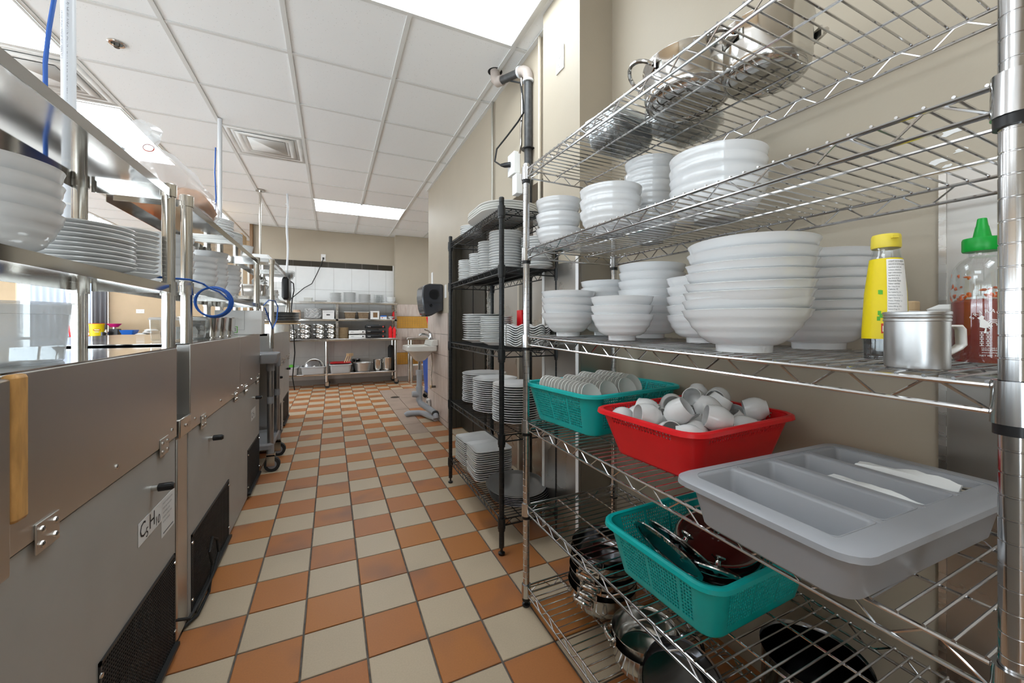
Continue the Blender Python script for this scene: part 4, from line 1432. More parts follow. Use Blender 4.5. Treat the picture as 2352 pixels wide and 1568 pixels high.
# ------------------------------------------------------------------ pans on the bottom chrome shelf
for k in range(6):
    R = 0.118
    pot('hotpot_pan', ['bottom', 'second', 'third', 'fourth', 'fifth', 'topmost'][k] + ' shallow pan, counted upwards, of the nested stack on the bottom shelf', (0.895 + 0.003 * k, 1.155, z6(1.15) + k * 0.027 + 0.0),
        R - 0.002 * (k % 2), 0.072, rz=PI + 0.35 + 0.1 * (k % 3), loop=0.030, group='nested pans on the bottom chrome shelf', m='pot_steel' if k < 5 else 'pot_dark')
h = MB()
pot('saucepan', 'steel pan tipped on its side facing the aisle, bottom shelf', (0.80, 0.735, z6(0.73) + 0.055), 0.105, 0.07, rz=0.5, loop=0.030, tilt=(0.50, -0.50), m='pot_dark')
pot('saucepan', 'steel pan standing behind the tipped pan on the bottom shelf', (0.845, 0.885, z6(0.88)), 0.095, 0.075, rz=2.2, loop=0.028)
pot('saucepan', 'steel pan inside the pan behind the tipped one', (0.845, 0.885, z6(0.88) + 0.030), 0.093, 0.075, rz=2.6, loop=0.028)
pot('saucepan', 'dark steel pot near the wall on the bottom shelf', (1.03, 0.535, z6(0.53)), 0.105, 0.235, rz=0.2, loop=0.034, m='pot_dark')
pot('saucepan', 'dark steel pot nearest the camera on the bottom shelf', (0.85, 0.35, z6(0.35)), 0.10, 0.10, rz=1.0, loop=0.034, m='pot_dark')

# ------------------------------------------------------------------ crockery on the black rack
B1, B2, B3, B4, B5 = (1.636 + .0068, 1.357 + .0068, 0.959 + .0068, 0.560 + .0068, 0.164 + .0068)
p13 = plate_mesh('dinner_plate', 0.128)
p14 = plate_mesh('dinner_plate', 0.147)
p132 = plate_mesh('dinner_plate', 0.133)
p10 = plate_mesh('side_plate', 0.095)
p7 = plate_mesh('side_plate', 0.072, h=0.016)
P = 'plate'
stack('side_plate', p7, 12, 0.845, 2.525, B2, 0.0118, '%s small plate, counted upwards, in the farthest stack on the black rack', P, 'farthest small plates, second tier')
stack('side_plate', p7, 13, 0.87, 2.375, B2, 0.0125, '%s small plate, counted upwards, second stack from the far end of the rack', P, 'second stack, second tier')
stack('side_plate', p7, 14, 0.87, 2.205, B2, 0.0150, '%s deep plate, counted upwards, third stack from the far end of the rack', P, 'third stack, second tier')
stack('dinner_plate', p10, 15, 0.88, 1.985, B2, 0.0145, '%s plate, counted upwards, in the tallest stack behind the near black post', P, 'tallest stack, second tier')
stack('side_plate', p7, 12, 0.955, 1.745, B2, 0.0128, '%s plate, counted upwards, stack beside the steel pilaster, second tier', P, 'near stack, second tier')
stack('side_plate', p7, 14, 0.995, 1.865, B2, 0.0128, '%s plate, counted upwards, rear stack near the pilaster, second tier', P, 'rear near stack, second tier')
stack('dinner_plate', p13, 12, 0.895, 2.40, B3, 0.0145, '%s large plate, counted upwards, far stack on the middle black tier', P, 'far stack, middle tier', 0.004)
stack('dinner_plate', p10, 14, 0.865, 2.085, B3, 0.0108, '%s plate, counted upwards, neat middle stack on the middle black tier', P, 'middle stack, middle tier')
# scalloped plates
def wavy_plate(R, n=64, lobes=8, amp=0.008, material='china'):
    m = MB()
    for (f, z, w_) in ((0.0, 0.003, 0), (0.6, 0.003, 0), (0.82, 0.010, .5), (1.0, 0.018, 1.0), (0.98, 0.022, 1.0), (0.80, 0.014, .5), (0.58, 0.007, 0), (0.0, 0.007, 0)):
        for k in range(n):
            a = 2 * PI * k / n
            r = R * f * (1 + 0.04 * w_ * math.cos(lobes * a))
            m.v.append((r * math.cos(a), r * math.sin(a), z + amp * w_ * math.cos(lobes * a)))
    for q in range(7):
        m.ring_bridge(q * n, (q + 1) * n, n)
    return m.mesh('scalloped_plate', material)
wp = wavy_plate(0.118)
stack('scalloped_plate', wp, 9, 0.915, 1.80, B3, 0.0115, '%s wavy rimmed plate, counted upwards, near end of the middle black tier', P, 'wavy plates, middle tier', 0.001, 0, 0.2)
stack('dinner_plate', p14, 15, 0.925, 2.438, B4, 0.0125, '%s large plate, counted upwards, far stack on the fourth black tier', P, 'far stack, fourth tier')
stack('dinner_plate', p132, 16, 0.885, 2.155, B4, 0.0118, '%s large plate, counted upwards, middle stack on the fourth black tier', P, 'middle stack, fourth tier')
stack('dinner_plate', p132, 16, 0.90, 1.883, B4, 0.0122, '%s large plate, counted upwards, near stack on the fourth black tier', P, 'near stack, fourth tier')
def square_plate(hx, hy, material='china'):
    return MB().rloft([(hx * .70, hy * .70, .02, 0.0), (hx * .76, hy * .76, .022, 0.0), (hx * .80, hy * .80, .025, 0.004), (hx, hy, .035, 0.016), (hx, hy, .035, 0.0195), (hx * .95, hy * .95, .033, 0.0185), (hx * .80, hy * .80, .025, 0.008), (hx * .74, hy * .74, .02, 0.0065)]).mesh('square_plate', material)
sp = square_plate(0.115, 0.115)
stack('square_plate', sp, 13, 0.875, 2.465, B5, 0.0120, '%s square plate, counted upwards, far stack on the lowest black tier', P, 'far square plates', 0.002, 0, 0.04)
stack('square_plate', sp, 14, 0.865, 2.205, B5, 0.0125, '%s square plate, counted upwards, near stack on the lowest black tier', P, 'near square plates', 0.002, 0, -0.05)
pan = plate_mesh('pizza_pan', 0.163, h=0.014, th=0.0025, flat=0.86, material='pan_alu', n=56)
for k in range(6):
    o = tag(obj('pizza_pan', pan, None, (0.915 - 0.004 * k, 1.865 + 0.004 * k, B5 + k * 0.0105 + 0.0), (0.0, 0.0, 0)), ('top' if k == 5 else 'bottom' if k == 0 else ORD[k + 1]) + ' round grey metal pan, counted upwards, on the lowest black tier', 'pan', 'round metal pans, lowest tier')
    o.rotation_euler = (0.02 * k - .04, 0.01, 0)
# oval platters and small plates on the top tier
ov = MB().rloft([(0.10, 0.15, .09, 0.0), (0.115, 0.17, .11, 0.004), (0.165, 0.235, .15, 0.030), (0.166, 0.236, .15, 0.034), (0.160, 0.230, .148, 0.033), (0.112, 0.167, .108, 0.009)], k=8).mesh('oval_platter', 'melamine')
for k in range(4):
    tag(obj('oval_platter', ov, None, (0.872, 2.02, B1 + k * 0.0125), (0, 0, random.uniform(-.03, .03))), ('top' if k == 3 else 'bottom' if k == 0 else ORD[k + 1]) + ' large cream platter, counted upwards, on top of the black rack', 'platter', 'cream platters on the black rack')
stack('side_plate', p7, 5, 0.82, 2.40, B1, 0.0125, '%s small plate, counted upwards, beside the platters on the top black tier', P, 'small plates, top tier')
tag(obj('red_card', MB().b2(-0.055, 0.055, -0.035, 0.035, 0, 0.004), loc=(0.872, 1.95, B1 + 0.078), material='red_plastic'), 'flat red packet lying on the cream platters', 'packet')
tag(obj('red_card', MB().b2(-0.02, 0.02, -0.03, 0.03, 0, 0.20), loc=(0.99, 2.005, B3), material='red_plastic', bevel=0.003), 'upright red packet standing behind the wavy plates', 'packet')
# ------------------------------------------------------------------ steel prep counters on the left
def screw(parent, x, y, z, r=0.006):
    return obj('screw', SCREW, parent, (x, y, z))
SCREW = MB().tube([(0, 0, 0), (0.003, 0, 0), (0.0045, 0, 0)], [0.0065, 0.0060, 0.003], 10).mesh('screw', 'steel_bright')
def mesh_panel(w, h, pitch=0.0095, wire=0.0010):
    m = MB()
    n = int(w / pitch)
    for k in range(n + 1):
        y = w * k / n
        m.b2(-wire, wire, y - wire, y + wire, 0, h)
    n = int(h / pitch)
    for k in range(n + 1):
        z = h * k / n
        m.b2(-wire, wire, 0, w, z - wire, z + wire)
    return m
def grille(parent, x, y0, y1, z0, z1):
    g_ = obj('vent_grille', MB().b2(x - .05, x + .004, y0, y0 + .008, z0, z1).b2(x - .05, x + .004, y1 - .008, y1, z0, z1).b2(x - .05, x + .004, y0, y1, z1 - .008, z1).b2(x - .05, x + .016, y0, y1, z0, z0 + .012), parent, material='mesh_black')
    w_ = obj('grille_mesh', mesh_panel(y1 - y0 - .016, z1 - z0 - .02), g_, (x + .002, y0 + .008, z0 + .012), material='mesh_black')
    for (y, z) in ((y0 + .004, z1 - .03), (y0 + .004, z0 + .05), (y1 - .004, z1 - .03), (y1 - .004, z0 + .05)):
        obj('screw', SCREW, g_, (x + .003, y, z))
    m = MB()
    for k in range(5):
        m.tube([(x - .12, y0 + .05, z0 + .05 + .05 * k), (x - .12, y1 - .05, z0 + .05 + .05 * k)], 0.009, 8)
    obj('cooling_coil', m, g_, material='pad_brown')
    return g_
def counter(name, label, x, y0, y1, ztop, zh, lids, grilles, knobs, xb=-1.22, body='panel_grey'):
    root = thing(name, label, 'counter', (0, 0, 0))
    cab = MB()
    cab.b2(xb, x - 0.10, y0, y1, 0.02, ztop - 0.02)
    obj('cabinet_body', cab, root, material='dark_void')
    # front skin with openings for the grilles
    fp = MB()
    edges = [y0] + [v for g_ in grilles for v in g_[:2]] + [y1]
    for k in range(0, len(edges), 2):
        fp.b2(x - .03, x, edges[k], edges[k + 1], 0.02, zh - 0.004)
    for g_ in grilles:
        fp.b2(x - .03, x, g_[0], g_[1], g_[3], zh - 0.004)
    obj('front_panel', fp, root, material=body)
    obj('end_panel', MB().b2(xb, x - .031, y1 - .006, y1 - .001, 0.02, ztop - .021), root, material='steel_front')
    obj('end_panel', MB().b2(xb, x - .031, y0 + .001, y0 + .006, 0.02, ztop - .021), root, material='steel_front')
    for a, b in lids:
        l_ = obj('upper_panel', MB().b2(x - .035, x + .006, a + .002, b - .002, zh + .001, ztop - 0.003), root, material='steel_front', bevel=0.003)
        for (y, z) in ((a + .05, zh + .035), (b - .05, zh + .035), ((a + b) / 2, zh + .035)):
            obj('screw', SCREW, l_, (x + .006, y, z))
    obj('worktop', MB().b2(xb, x + .004, y0, y1, ztop - .0025, ztop), root, material='steel_under')
    for y in [v for a, b in lids for v in (a + .155, b - .115)]:
        h_ = obj('hinge_plate', MB().b2(x + .006, x + .009, y - .032, y + .032, zh - .025, zh + .028), root, material='steel_front', bevel=0.001)
        for dy in (-.018, .018):
            for dz_ in (-.012, .014):
                obj('screw', SCREW, h_, (x + .009, y + dy, zh + dz_))
    for (y, z) in knobs:
        k_ = obj('knob_rod', MB().tube([(x, y, z), (x + .014, y, z)], 0.0085, 12), root, material='steel_bright')
        obj('knob_grip', MB().tube([(x + .014, y, z), (x + .016, y, z), (x + .046, y, z), (x + .052, y, z)], [0.009, 0.0115, 0.0115, 0.007], 16), k_, material='black_plastic')
    for g_ in grilles:
        grille(root, x, *g_)
    return root
U1 = counter('prep_counter', 'nearest steel prep counter with a wooden strip and a formula sticker', -0.47, -0.90, 1.638, 1.012, 0.715, [(-0.9, 0.83), (0.83, 1.638)], [(1.17, 1.63, 0.03, 0.335)], [(1.455, 0.615)])
U2 = counter('prep_counter', 'middle steel prep counter with two black mesh grilles', -0.47, 1.77, 3.285, 1.018, 0.700, [(1.77, 2.62), (2.62, 3.285)], [(1.80, 2.37, 0.02, 0.31), (2.86, 3.27, 0.03, 0.308)], [(2.03, 0.605), (3.05, 0.60)])
U3 = counter('prep_counter', 'farthest steel prep counter near the far work table', -0.455, 3.83, 5.27, 1.005, 0.70, [(3.83, 4.55), (4.55, 5.27)], [(3.95, 4.45, 0.03, 0.31), (4.65, 5.15, 0.03, 0.31)], [(4.1, 0.60), (4.85, 0.60)])
# corner column of the middle counter
obj('corner_column', MB().b2(-0.60, -0.472, 1.668, 1.768, 0.02, 0.70), U2, material='steel_front', bevel=0.004)
obj('column_cap', MB().b2(-0.60, -0.462, 1.660, 1.775, 0.70, 0.765), U2, material='steel', bevel=0.004)
obj('screw', SCREW, U2, (-0.462, 1.715, 0.735))
# wooden strip and its steel holder on the nearest counter
obj('wooden_strip', MB().rloft([(0.010, 0.0155, 0.007, 0.0), (0.010, 0.0155, 0.007, 0.232)]), U1, (-0.453, 0.886, 0.778), material='wood', bevel=0.006)
obj('strip_holder', MB().b2(-0.464, -0.447, 0.55, 0.868, 0.70, 1.005), U1, material='steel_front', bevel=0.004)
# sticker with the formula
X0 = -0.4685
stk = obj('formula_sticker', MB().b2(X0 - .001, X0, 1.366, 1.522, 0.490, 0.552), U1, material='sticker')
obj('info_sticker', MB().b2(X0 - .001, X0, 1.523, 1.628, 0.436, 0.552), U1, material='sticker')
pr = MB()
def on_front(s_, size, y, z, sx=1.0):
    add_flat(pr, text_pts(s_, size, sx=sx), lambda a, b: (X0 + .0006, y + a, z + b))
on_front('C', 0.060, 1.371, 0.506, .95)
on_front('5', 0.038, 1.409, 0.495, .95)
on_front('H', 0.060, 1.432, 0.506, .95)
on_front('10', 0.038, 1.474, 0.495, .95)
obj('formula_lettering', pr, stk, material='print_black')
pr = MB()
for k, ln in enumerate(('SAFETY INFORMATION', 'FOAM BLOWN WITH', 'FLAMMABLE GAS', 'HANDLE WITH CARE', 'AVOID DAMAGE', '')):
    on_front(ln, 0.0075, 1.530, 0.535 - k * 0.014)
pr.b2(X0, X0 + .0005, 1.535, 1.615, 0.444, 0.448)
obj('info_lettering', pr, stk, material='print_grey')
# same kind of sticker on the middle counter
stk2 = obj('formula_sticker', MB().b2(X0 - .001, X0, 2.98, 3.13, 0.46, 0.53), U2, material='sticker')
pr = MB()
on_front('C', 0.05, 2.985, 0.478)
on_front('5', 0.03, 3.017, 0.468)
on_front('H', 0.05, 3.038, 0.478)
on_front('10', 0.03, 3.075, 0.468)
obj('formula_lettering', pr, stk2, material='print_black')

# ------------------------------------------------------------------ steel overshelves
def overshelf(label, xf, xr, y0, y1, zm, zt, zb, ph, rear=None):
    root = thing('steel_overshelf', label, 'shelf', (0, 0, 0))
    pm = MB().lathe([(0, 0), (0.0175, 0), (0.0175, ph - 0.02), (0, ph - .02)], 20).mesh('post', 'steel_pipe')
    cm = MB().lathe([(0.0178, -0.033), (0.0215, -0.033), (0.0215, 0.012), (0.0178, 0.012)], 20, close=True).mesh('collar', 'steel_pipe')
    capm = MB().lathe([(0, 0.021), (0.019, 0.021), (0.0212, 0.018), (0.0212, -0.02), (0.018, -.02)], 20).mesh('post_cap', 'steel_pipe')
    for x, ys in ((xf - 0.012, (y0 + .022, y1 - .022)), (xr + 0.012, rear or (y0 + .022, y1 - .022))):
        for y in ys:
            p = obj('post', pm, root, (x, y, zb))
            obj('post_cap', capm, p, (0, 0, ph - .02))
            obj('collar', cm, p, (0, 0, zm - zb - .002))
    for z in (zm, zt):
        m = MB()
        m.b2(xr, xf, y0 + .03, y1 - .03, z - .0015, z)
        m.b2(xr + .03, xf - .03, y0, y1, z - .0016, z - .0001)
        m.b2(xf - .002, xf, y0 + .03, y1 - .03, z - .026, z - .0016).b2(xr, xr + .002, y0 + .03, y1 - .03, z - .026, z - .0016)
        m.b2(xr + .03, xf - .03, y0, y0 + .002, z - .026, z - .0016).b2(xr + .03, xf - .03, y1 - .002, y1, z - .026, z - .0016)
        s_ = obj('shelf_board', m, root, material='steel_under')
        n = max(2, int((y1 - y0) / 0.6))
        for k in range(1, n):
            y = y0 + (y1 - y0) * k / n
            obj('stiffener', MB().b2(xr + .003, xf - .003, y - .02, y + .02, z - .022, z - .002), s_, material='steel')
    return root
O1 = overshelf('nearest two-tier steel overshelf holding big bowls and plates', -0.47, -0.705, -0.75, 1.645, 1.215, 1.522, 1.012, 0.53)
O2 = overshelf('middle two-tier steel overshelf holding white soup bowls', -0.47, -0.705, 1.775, 3.29, 1.228, 1.535, 0.766, 0.79, (2.96, 3.268))
O3 = overshelf('farthest two-tier steel overshelf with takeaway boxes on top', -0.445, -0.72, 3.80, 5.25, 1.315, 1.60, 0.88, 0.745)

# ------------------------------------------------------------------ crockery on the overshelves
M1 = 1.2155
bigb = bowl_mesh('serving_bowl', 0.110, 0.090, shape=0.55)
names4 = ['bottom', 'second', 'third', 'topmost']
for k in range(4):
    stack('serving_bowl', bigb, 1, -0.600, 1.078, M1 + k * 0.030, 0, names4[k] + ' big ridged bowl in the stack nearest the camera', G, 'big bowls nearest the camera on the left shelf', 0)
p15 = plate_mesh('serving_plate', 0.114, h=0.024, flat=0.5)
stack('serving_plate', p15, 10, -0.600, 1.388, M1, 0.0112, '%s wide plate, counted upwards, in the stack beside the big bowls', P, 'wide plates on the left shelf', 0.003)
p16 = plate_mesh('deep_plate', 0.072, h=0.026, flat=0.45)
stack('deep_plate', p16, 11, -0.565, 1.575, M1, 0.0130, '%s deep plate, counted upwards, in the stack before the first shelf post', P, 'deep plates on the left shelf', 0.002)
M2 = 1.2285
sb = bowl_mesh('soup_bowl', 0.098, 0.085, shape=0.6)
for q, (x, y, n, lab) in enumerate(((-0.605, 1.985, 5, 'first bowl stack after the twin posts'), (-0.60, 2.32, 4, 'second bowl stack after the twin posts'), (-0.605, 2.56, 6, 'third bowl stack after the twin posts'), (-0.60, 2.86, 5, 'last bowl stack before the clear tubs'))):
    stack('soup_bowl', sb, n, x, y, M2, 0.030, '%s bowl, counted upwards, in the ' + lab, G, lab + ' on the middle left shelf', 0.001, 0.01)

# items on top of the overshelves
ZT1, ZT2, ZT3 = 1.5225, 1.5355, 1.6005
lidm = MB().rloft([(0.070, 0.070, .06, 0.0), (0.073, 0.073, .063, 0.003), (0.066, 0.066, .056, 0.006), (0.060, 0.060, .05, 0.0045), (0.045, 0.045, .04, 0.0085), (0.02, 0.02, .018, 0.0085)], k=8).mesh('clear_lid', 'clear')
for k in range(7):
    tag(obj('cup_cover', lidm, None, (-0.60, 0.93, ZT1 + k * 0.0065)), ('top' if k == 6 else 'bottom' if k == 0 else ORD[k + 1]) + ' round clear cup cover, counted upwards, on the nearest top shelf', 'cover', 'clear covers on the nearest top shelf')
for k in range(5):
    tag(obj('clear_tray', tray, None, (-0.615, 1.42, ZT1 + k * 0.010), (0, 0, PI / 2)), ('top' if k == 4 else 'bottom' if k == 0 else ORD[k + 1]) + ' clear tray, counted upwards, beside the bag of fried onions', 'tray', 'clear trays beside the bag')
# bag of fried onions
t = thing('snack_bag', 'knotted clear plastic bag of fried onions on the left top shelf', 'bag', (-0.555, 2.0, ZT2))
def crumple_y(secs, amp, n=28, seed=1):
    """crumpled sack lofted along y; secs: (y, bottom z, half width, height)"""
    r = random.Random(seed)
    m = MB()
    ph = [r.uniform(0, 6.28) for _ in range(6)]
    for (y, z0, hw_, h_) in secs:
        for k in range(n):
            a = 2 * PI * k / n
            d = 1 + amp * (math.sin(5 * a + ph[0] + y * 22) + 0.7 * math.sin(9 * a + ph[1] - y * 35) + 0.5 * math.sin(13 * a + ph[2] + y * 50))
            z = z0 + h_ / 2 + h_ / 2 * d * math.sin(a)
            m.v.append((hw_ * d * math.cos(a), y, max(z, z0 + 0.0005)))
    for q in range(len(secs) - 1):
        m.ring_bridge(q * n, (q + 1) * n, n)
    m.f.append(tuple(range(n)))
    m.f.append(tuple((len(secs) - 1) * n + k for k in reversed(range(n))))
    return m
obj('bag_film', crumple_y([(-0.375, 0.150, .030, .045), (-0.355, 0.135, .050, .075), (-0.330, 0.135, .040, .060), (-0.315, 0.130, .013, .022), (-0.300, 0.128, .015, .024), (-0.27, 0.085, .045, .075), (-0.22, 0.010, .080, .155), (-0.12, 0.001, .098, .150), (0.0, 0.001, .100, .135), (0.12, 0.001, .098, .118), (0.22, 0.001, .085, .095), (0.27, 0.004, .05, .06)], 0.055), t, material='bag_film')
obj('fried_onions', crumple_y([(-0.10, 0.004, .03, .015), (-0.05, 0.004, .07, .055), (0.03, 0.004, .086, .110), (0.12, 0.004, .086, .108), (0.20, 0.004, .074, .085), (0.245, 0.006, .035, .045)], 0.05, 32, 4), t, material='fried')
obj('bag_tie', MB().tube([(0.0145 * math.cos(2 * PI * k / 14), -0.308, 0.140 + 0.0115 * math.sin(2 * PI * k / 14)) for k in range(14)], 0.0016, 6, closed=True), t, material='print_red')
# foam plates and paper tubs
fp_ = plate_mesh('foam_plate', 0.105, h=0.018, flat=0.6, material='foam')
stack('foam_plate', fp_, 14, -0.60, 2.62, ZT2, 0.0075, '%s foam plate, counted upwards, in the taller pile on the middle top shelf', P, 'taller foam plate pile', 0.002)
stack('foam_plate', fp_, 12, -0.60, 2.86, ZT2, 0.0070, '%s foam plate, counted upwards, in the farther pile on the middle top shelf', P, 'farther foam plate pile', 0.002)
tub = MB().lathe([(0, 0), (0.045, 0), (0.056, 0.06), (0.058, 0.061), (0.058, 0.064), (0.054, 0.062), (0.044, 0.003), (0, 0.003)], 24).mesh('paper_cup', 'foam')
tag(obj('paper_cup', tub, None, (-0.53, 3.09, ZT2)), 'white paper tub at the end of the middle top shelf', 'cup')
tag(obj('cardboard_box', MB().b2(-.16, .16, -.16, .16, 0, 0.17), loc=(-1.33, 6.90, 2.2205), material='card_brown', bevel=0.003), 'brown cardboard box on top of the tall stand at the wall end', 'box')
t = thing('storage_stand', 'tall steel stand at the end of the far kitchen wall', 'stand', (-1.36, 6.90, 0))
for z in (0.25, 0.9, 1.55, 2.20):
    obj('stand_shelf', MB().b2(-.20, .20, -.24, .24, z, z + 0.02), t, material='steel_pipe')
for sx in (-1, 1):
    for sy in (-1, 1):
        obj('stand_leg', MB().b2(sx * .2 - .012, sx * .2 + .012, sy * .24 - .012, sy * .24 + .012, 0, 2.20), t, material='steel_pipe')
# takeaway boxes on the farthest overshelf
clam = MB().rloft([(0.075, 0.10, .02, 0.0), (0.10, 0.125, .03, 0.038), (0.108, 0.133, .03, 0.040), (0.108, 0.133, .03, 0.044), (0.10, 0.125, .03, 0.047), (0.072, 0.097, .02, 0.080)]).mesh('takeaway_box', 'foam')
for k, (y, kz) in enumerate(((4.02, 0), (4.30, 0), (4.58, 0), (4.86, 0))):
    tag(obj('takeaway_box', clam, None, (-0.565, y, ZT3)), ['nearest', 'second', 'third', 'farthest'][k] + ' white foam takeaway box on the farthest overshelf', 'box', 'takeaway boxes on the farthest overshelf')
for k in range(4):
    tag(obj('clear_tray', tray, None, (-0.47, 5.14, ZT3 + k * 0.013), (0, 0, PI / 2)), ('top' if k == 3 else 'bottom' if k == 0 else ORD[k + 1]) + ' clear tray, counted upwards, at the far end above the monitor', 'tray', 'clear trays above the monitor')
# lower tier of the farthest overshelf
ZM3 = 1.3155
def steel_pan(name, label, loc, hx, hy, h, rz=0.0, m='steel_bright', group=None):
    t = thing(name, label, 'pan', loc, rz, group)
    obj('pan_body', MB().rloft([(hx * .86, hy * .86, .02, 0), (hx * .90, hy * .90, .022, 0.006), (hx, hy, .025, h - .002), (hx - .0015, hy - .0015, .024, h - .002), (hx * .90 - .0015, hy * .9 - .0015, .02, 0.008), (hx * .86, hy * .86, .02, 0.004)]), t, material=m)
    obj('pan_rim', MB().rloft([(hx - .001, hy - .001, .025, h), (hx + .011, hy + .011, .032, h), (hx + .012, hy + .012, .033, h - .004), (hx + .009, hy + .009, .03, h - .004), (hx - .001, hy - .001, .025, h - .0025)], closed=True), t, material=m)
    return t
steel_pan('insert_pan', 'pale insert pan on the farthest overshelf beside the slip stack', (-0.60, 3.98, ZM3), 0.09, 0.125, 0.10, m='steel_bright')
sl = MB().rloft([(0.055, 0.075, .004, 0), (0.055, 0.075, .004, 0.006)]).mesh('paper_slip', 'paper')
for k in range(12):
    tag(obj('paper_slip', sl, None, (-0.52 + random.uniform(-.004, .004), 4.30, ZM3 + k * 0.0072), (0, 0, random.uniform(-.1, .1))), ('top' if k == 11 else 'bottom' if k == 0 else ORD[k + 1]) + ' folded menu, counted upwards, in the pile on the farthest overshelf', 'menu', 'folded menus')
m = MB()
for k in range(7):
    for q in range(7):
        m.v.append((-0.05 + k * 0.017, -0.06 + q * 0.02, 0.02 + 0.03 * math.sin(k * 1.1 + q * .7) * math.cos(q * 1.3)))
for k in range(6):
    for q in range(6):
        m.f.append((k * 7 + q, k * 7 + 7 + q, k * 7 + 8 + q, k * 7 + q + 1))
tag(obj('crumpled_paper', m, None, (-0.57, 4.00, ZM3 + 0.115), material='paper', solid=0.001), 'crumpled white paper lying on the pale insert pan', 'paper')
# order monitor hanging at the end
t = thing('order_monitor', 'black order monitor at the end of the farthest overshelf', 'monitor', (-0.450, 4.98, 1.345))
obj('housing', MB().rloft([(0.020, 0.15, .012, 0.0), (0.032, 0.165, .02, 0.02), (0.032, 0.165, .02, 0.225), (0.020, 0.15, .012, 0.245)]), t, material='black_plastic')
obj('screen', MB().b2(-0.036, -0.033, -0.145, 0.145, 0.025, 0.22), t, material='dispenser')
obj('stand', MB().tube([(0, 0, 0), (0, 0, -0.06), (-0.02, 0, -0.335)], 0.012, 10).lathe([(0, -0.339), (0.06, -0.339), (0.05, -0.332), (0, -0.330)], 20, c=(-0.02, 0, 0)), t, material='steel_pipe')
obj('monitor_cable', MB().tube([(0.030, 0.10, 0.22), (0.055, 0.11, 0.20), (0.060, 0.11, 0.12), (0.045, 0.10, 0.03), (0.03, 0.13, -0.1), (0.05, 0.16, -0.3), (0.06, 0.22, -0.6), (0.03, 0.30, -0.9), (0.05, 0.33, -1.05)], 0.006, 8), t, material='black_rubber')

# ------------------------------------------------------------------ things on the worktops
t = thing('plastic_tub', 'translucent plastic tub of water on the nearest counter', 'tub', (-0.598, 1.105, 1.0125))
tr = 0.108
obj('tub_wall', MB().lathe([(0, 0), (tr * .86, 0), (tr * .88, 0.003), (tr * .96, 0.095), (tr * .985, 0.096), (tr * .99, 0.115), (tr * 1.05, 0.116), (tr * 1.05, 0.119), (tr * .975, 0.119), (tr * .965, 0.098), (tr * .945, 0.095), (tr * .865, 0.005), (0, 0.003)], 56), t, material='frosted')
obj('water_fill', MB().lathe([(0, 0.0035), (tr * .855, 0.0055), (tr * .885, 0.033), (0, 0.033)], 40), t, material='water')
t = thing('clear_container', 'clear lidded container with packets inside on the middle counter', 'container', (-0.597, 2.155, 1.0185))
t.scale = (0.42, 1.18, 1.0)
obj('container_wall', MB().rloft([(0.10, 0.16, .025, 0.0), (0.108, 0.168, .03, 0.005), (0.115, 0.175, .03, 0.085), (0.113, 0.173, .03, 0.085), (0.106, 0.166, .028, 0.006), (0.098, 0.158, .022, 0.003)]), t, material='clear')
obj('lid', MB().rloft([(0.118, 0.178, .03, 0.085), (0.120, 0.180, .03, 0.088), (0.112, 0.172, .03, 0.095), (0.05, 0.1, .03, 0.097)]), t, material='frosted')
obj('packet', MB().rloft([(.03, .05, .01, 0), (.035, .055, .012, .03), (.02, .04, .01, .05)]), t, (-0.04, -0.08, 0.007), (0, 0, .3), material='peach')
obj('packet', MB().rloft([(.03, .05, .01, 0), (.035, .055, .012, .03), (.02, .04, .01, .05)]), t, (0.04, 0.04, 0.007), (0, 0, -.3), material='foam')
obj('packet', MB().rloft([(.03, .04, .01, 0), (.035, .045, .012, .03), (.02, .03, .01, .05)]), t, (0.04, -0.09, 0.007), (0, 0, .1), material='foam')
for k, (y, lab) in enumerate(((2.455, 'nearest of three steel insert pans on the middle counter'), (2.625, 'middle of three steel insert pans on the middle counter'), (2.795, 'farthest of three steel insert pans beside the white carton'))):
    steel_pan('insert_pan', lab, (-0.60, y, 1.0185), 0.075, 0.070, 0.105, group='steel insert pans on the middle counter')
t = thing('carton', 'white cardboard carton with green label on the middle counter', 'box', (-0.545, 3.10, 1.0185), 0.05)
obj('carton_body', MB().b2(-.125, .125, -.10, .10, 0, 0.155), t, material='card_white', bevel=0.002)
obj('carton_label', MB().b2(-0.075, -0.005, -.1012, -.1005, 0.012, 0.052), t, material='print_green')
pr = MB().b2(-0.071, -0.009, -.1016, -.1013, 0.016, 0.048)
lb = obj('label_field', pr, t, material='print_white')
pr = MB()
for k in range(14):
    pr.b2(-0.066 + k * .0039, -0.0645 + k * .0039 + (.001 if k % 3 else 0), -.1019, -.1017, 0.020, 0.044)
obj('barcode', pr, t, material='print_black')
obj('perforation_line', MB().b2(0.030, 0.031, -.1010, -.1004, 0.03, 0.155).b2(-0.06, 0.030, -.1010, -.1004, 0.029, 0.030), t, material='print_grey')

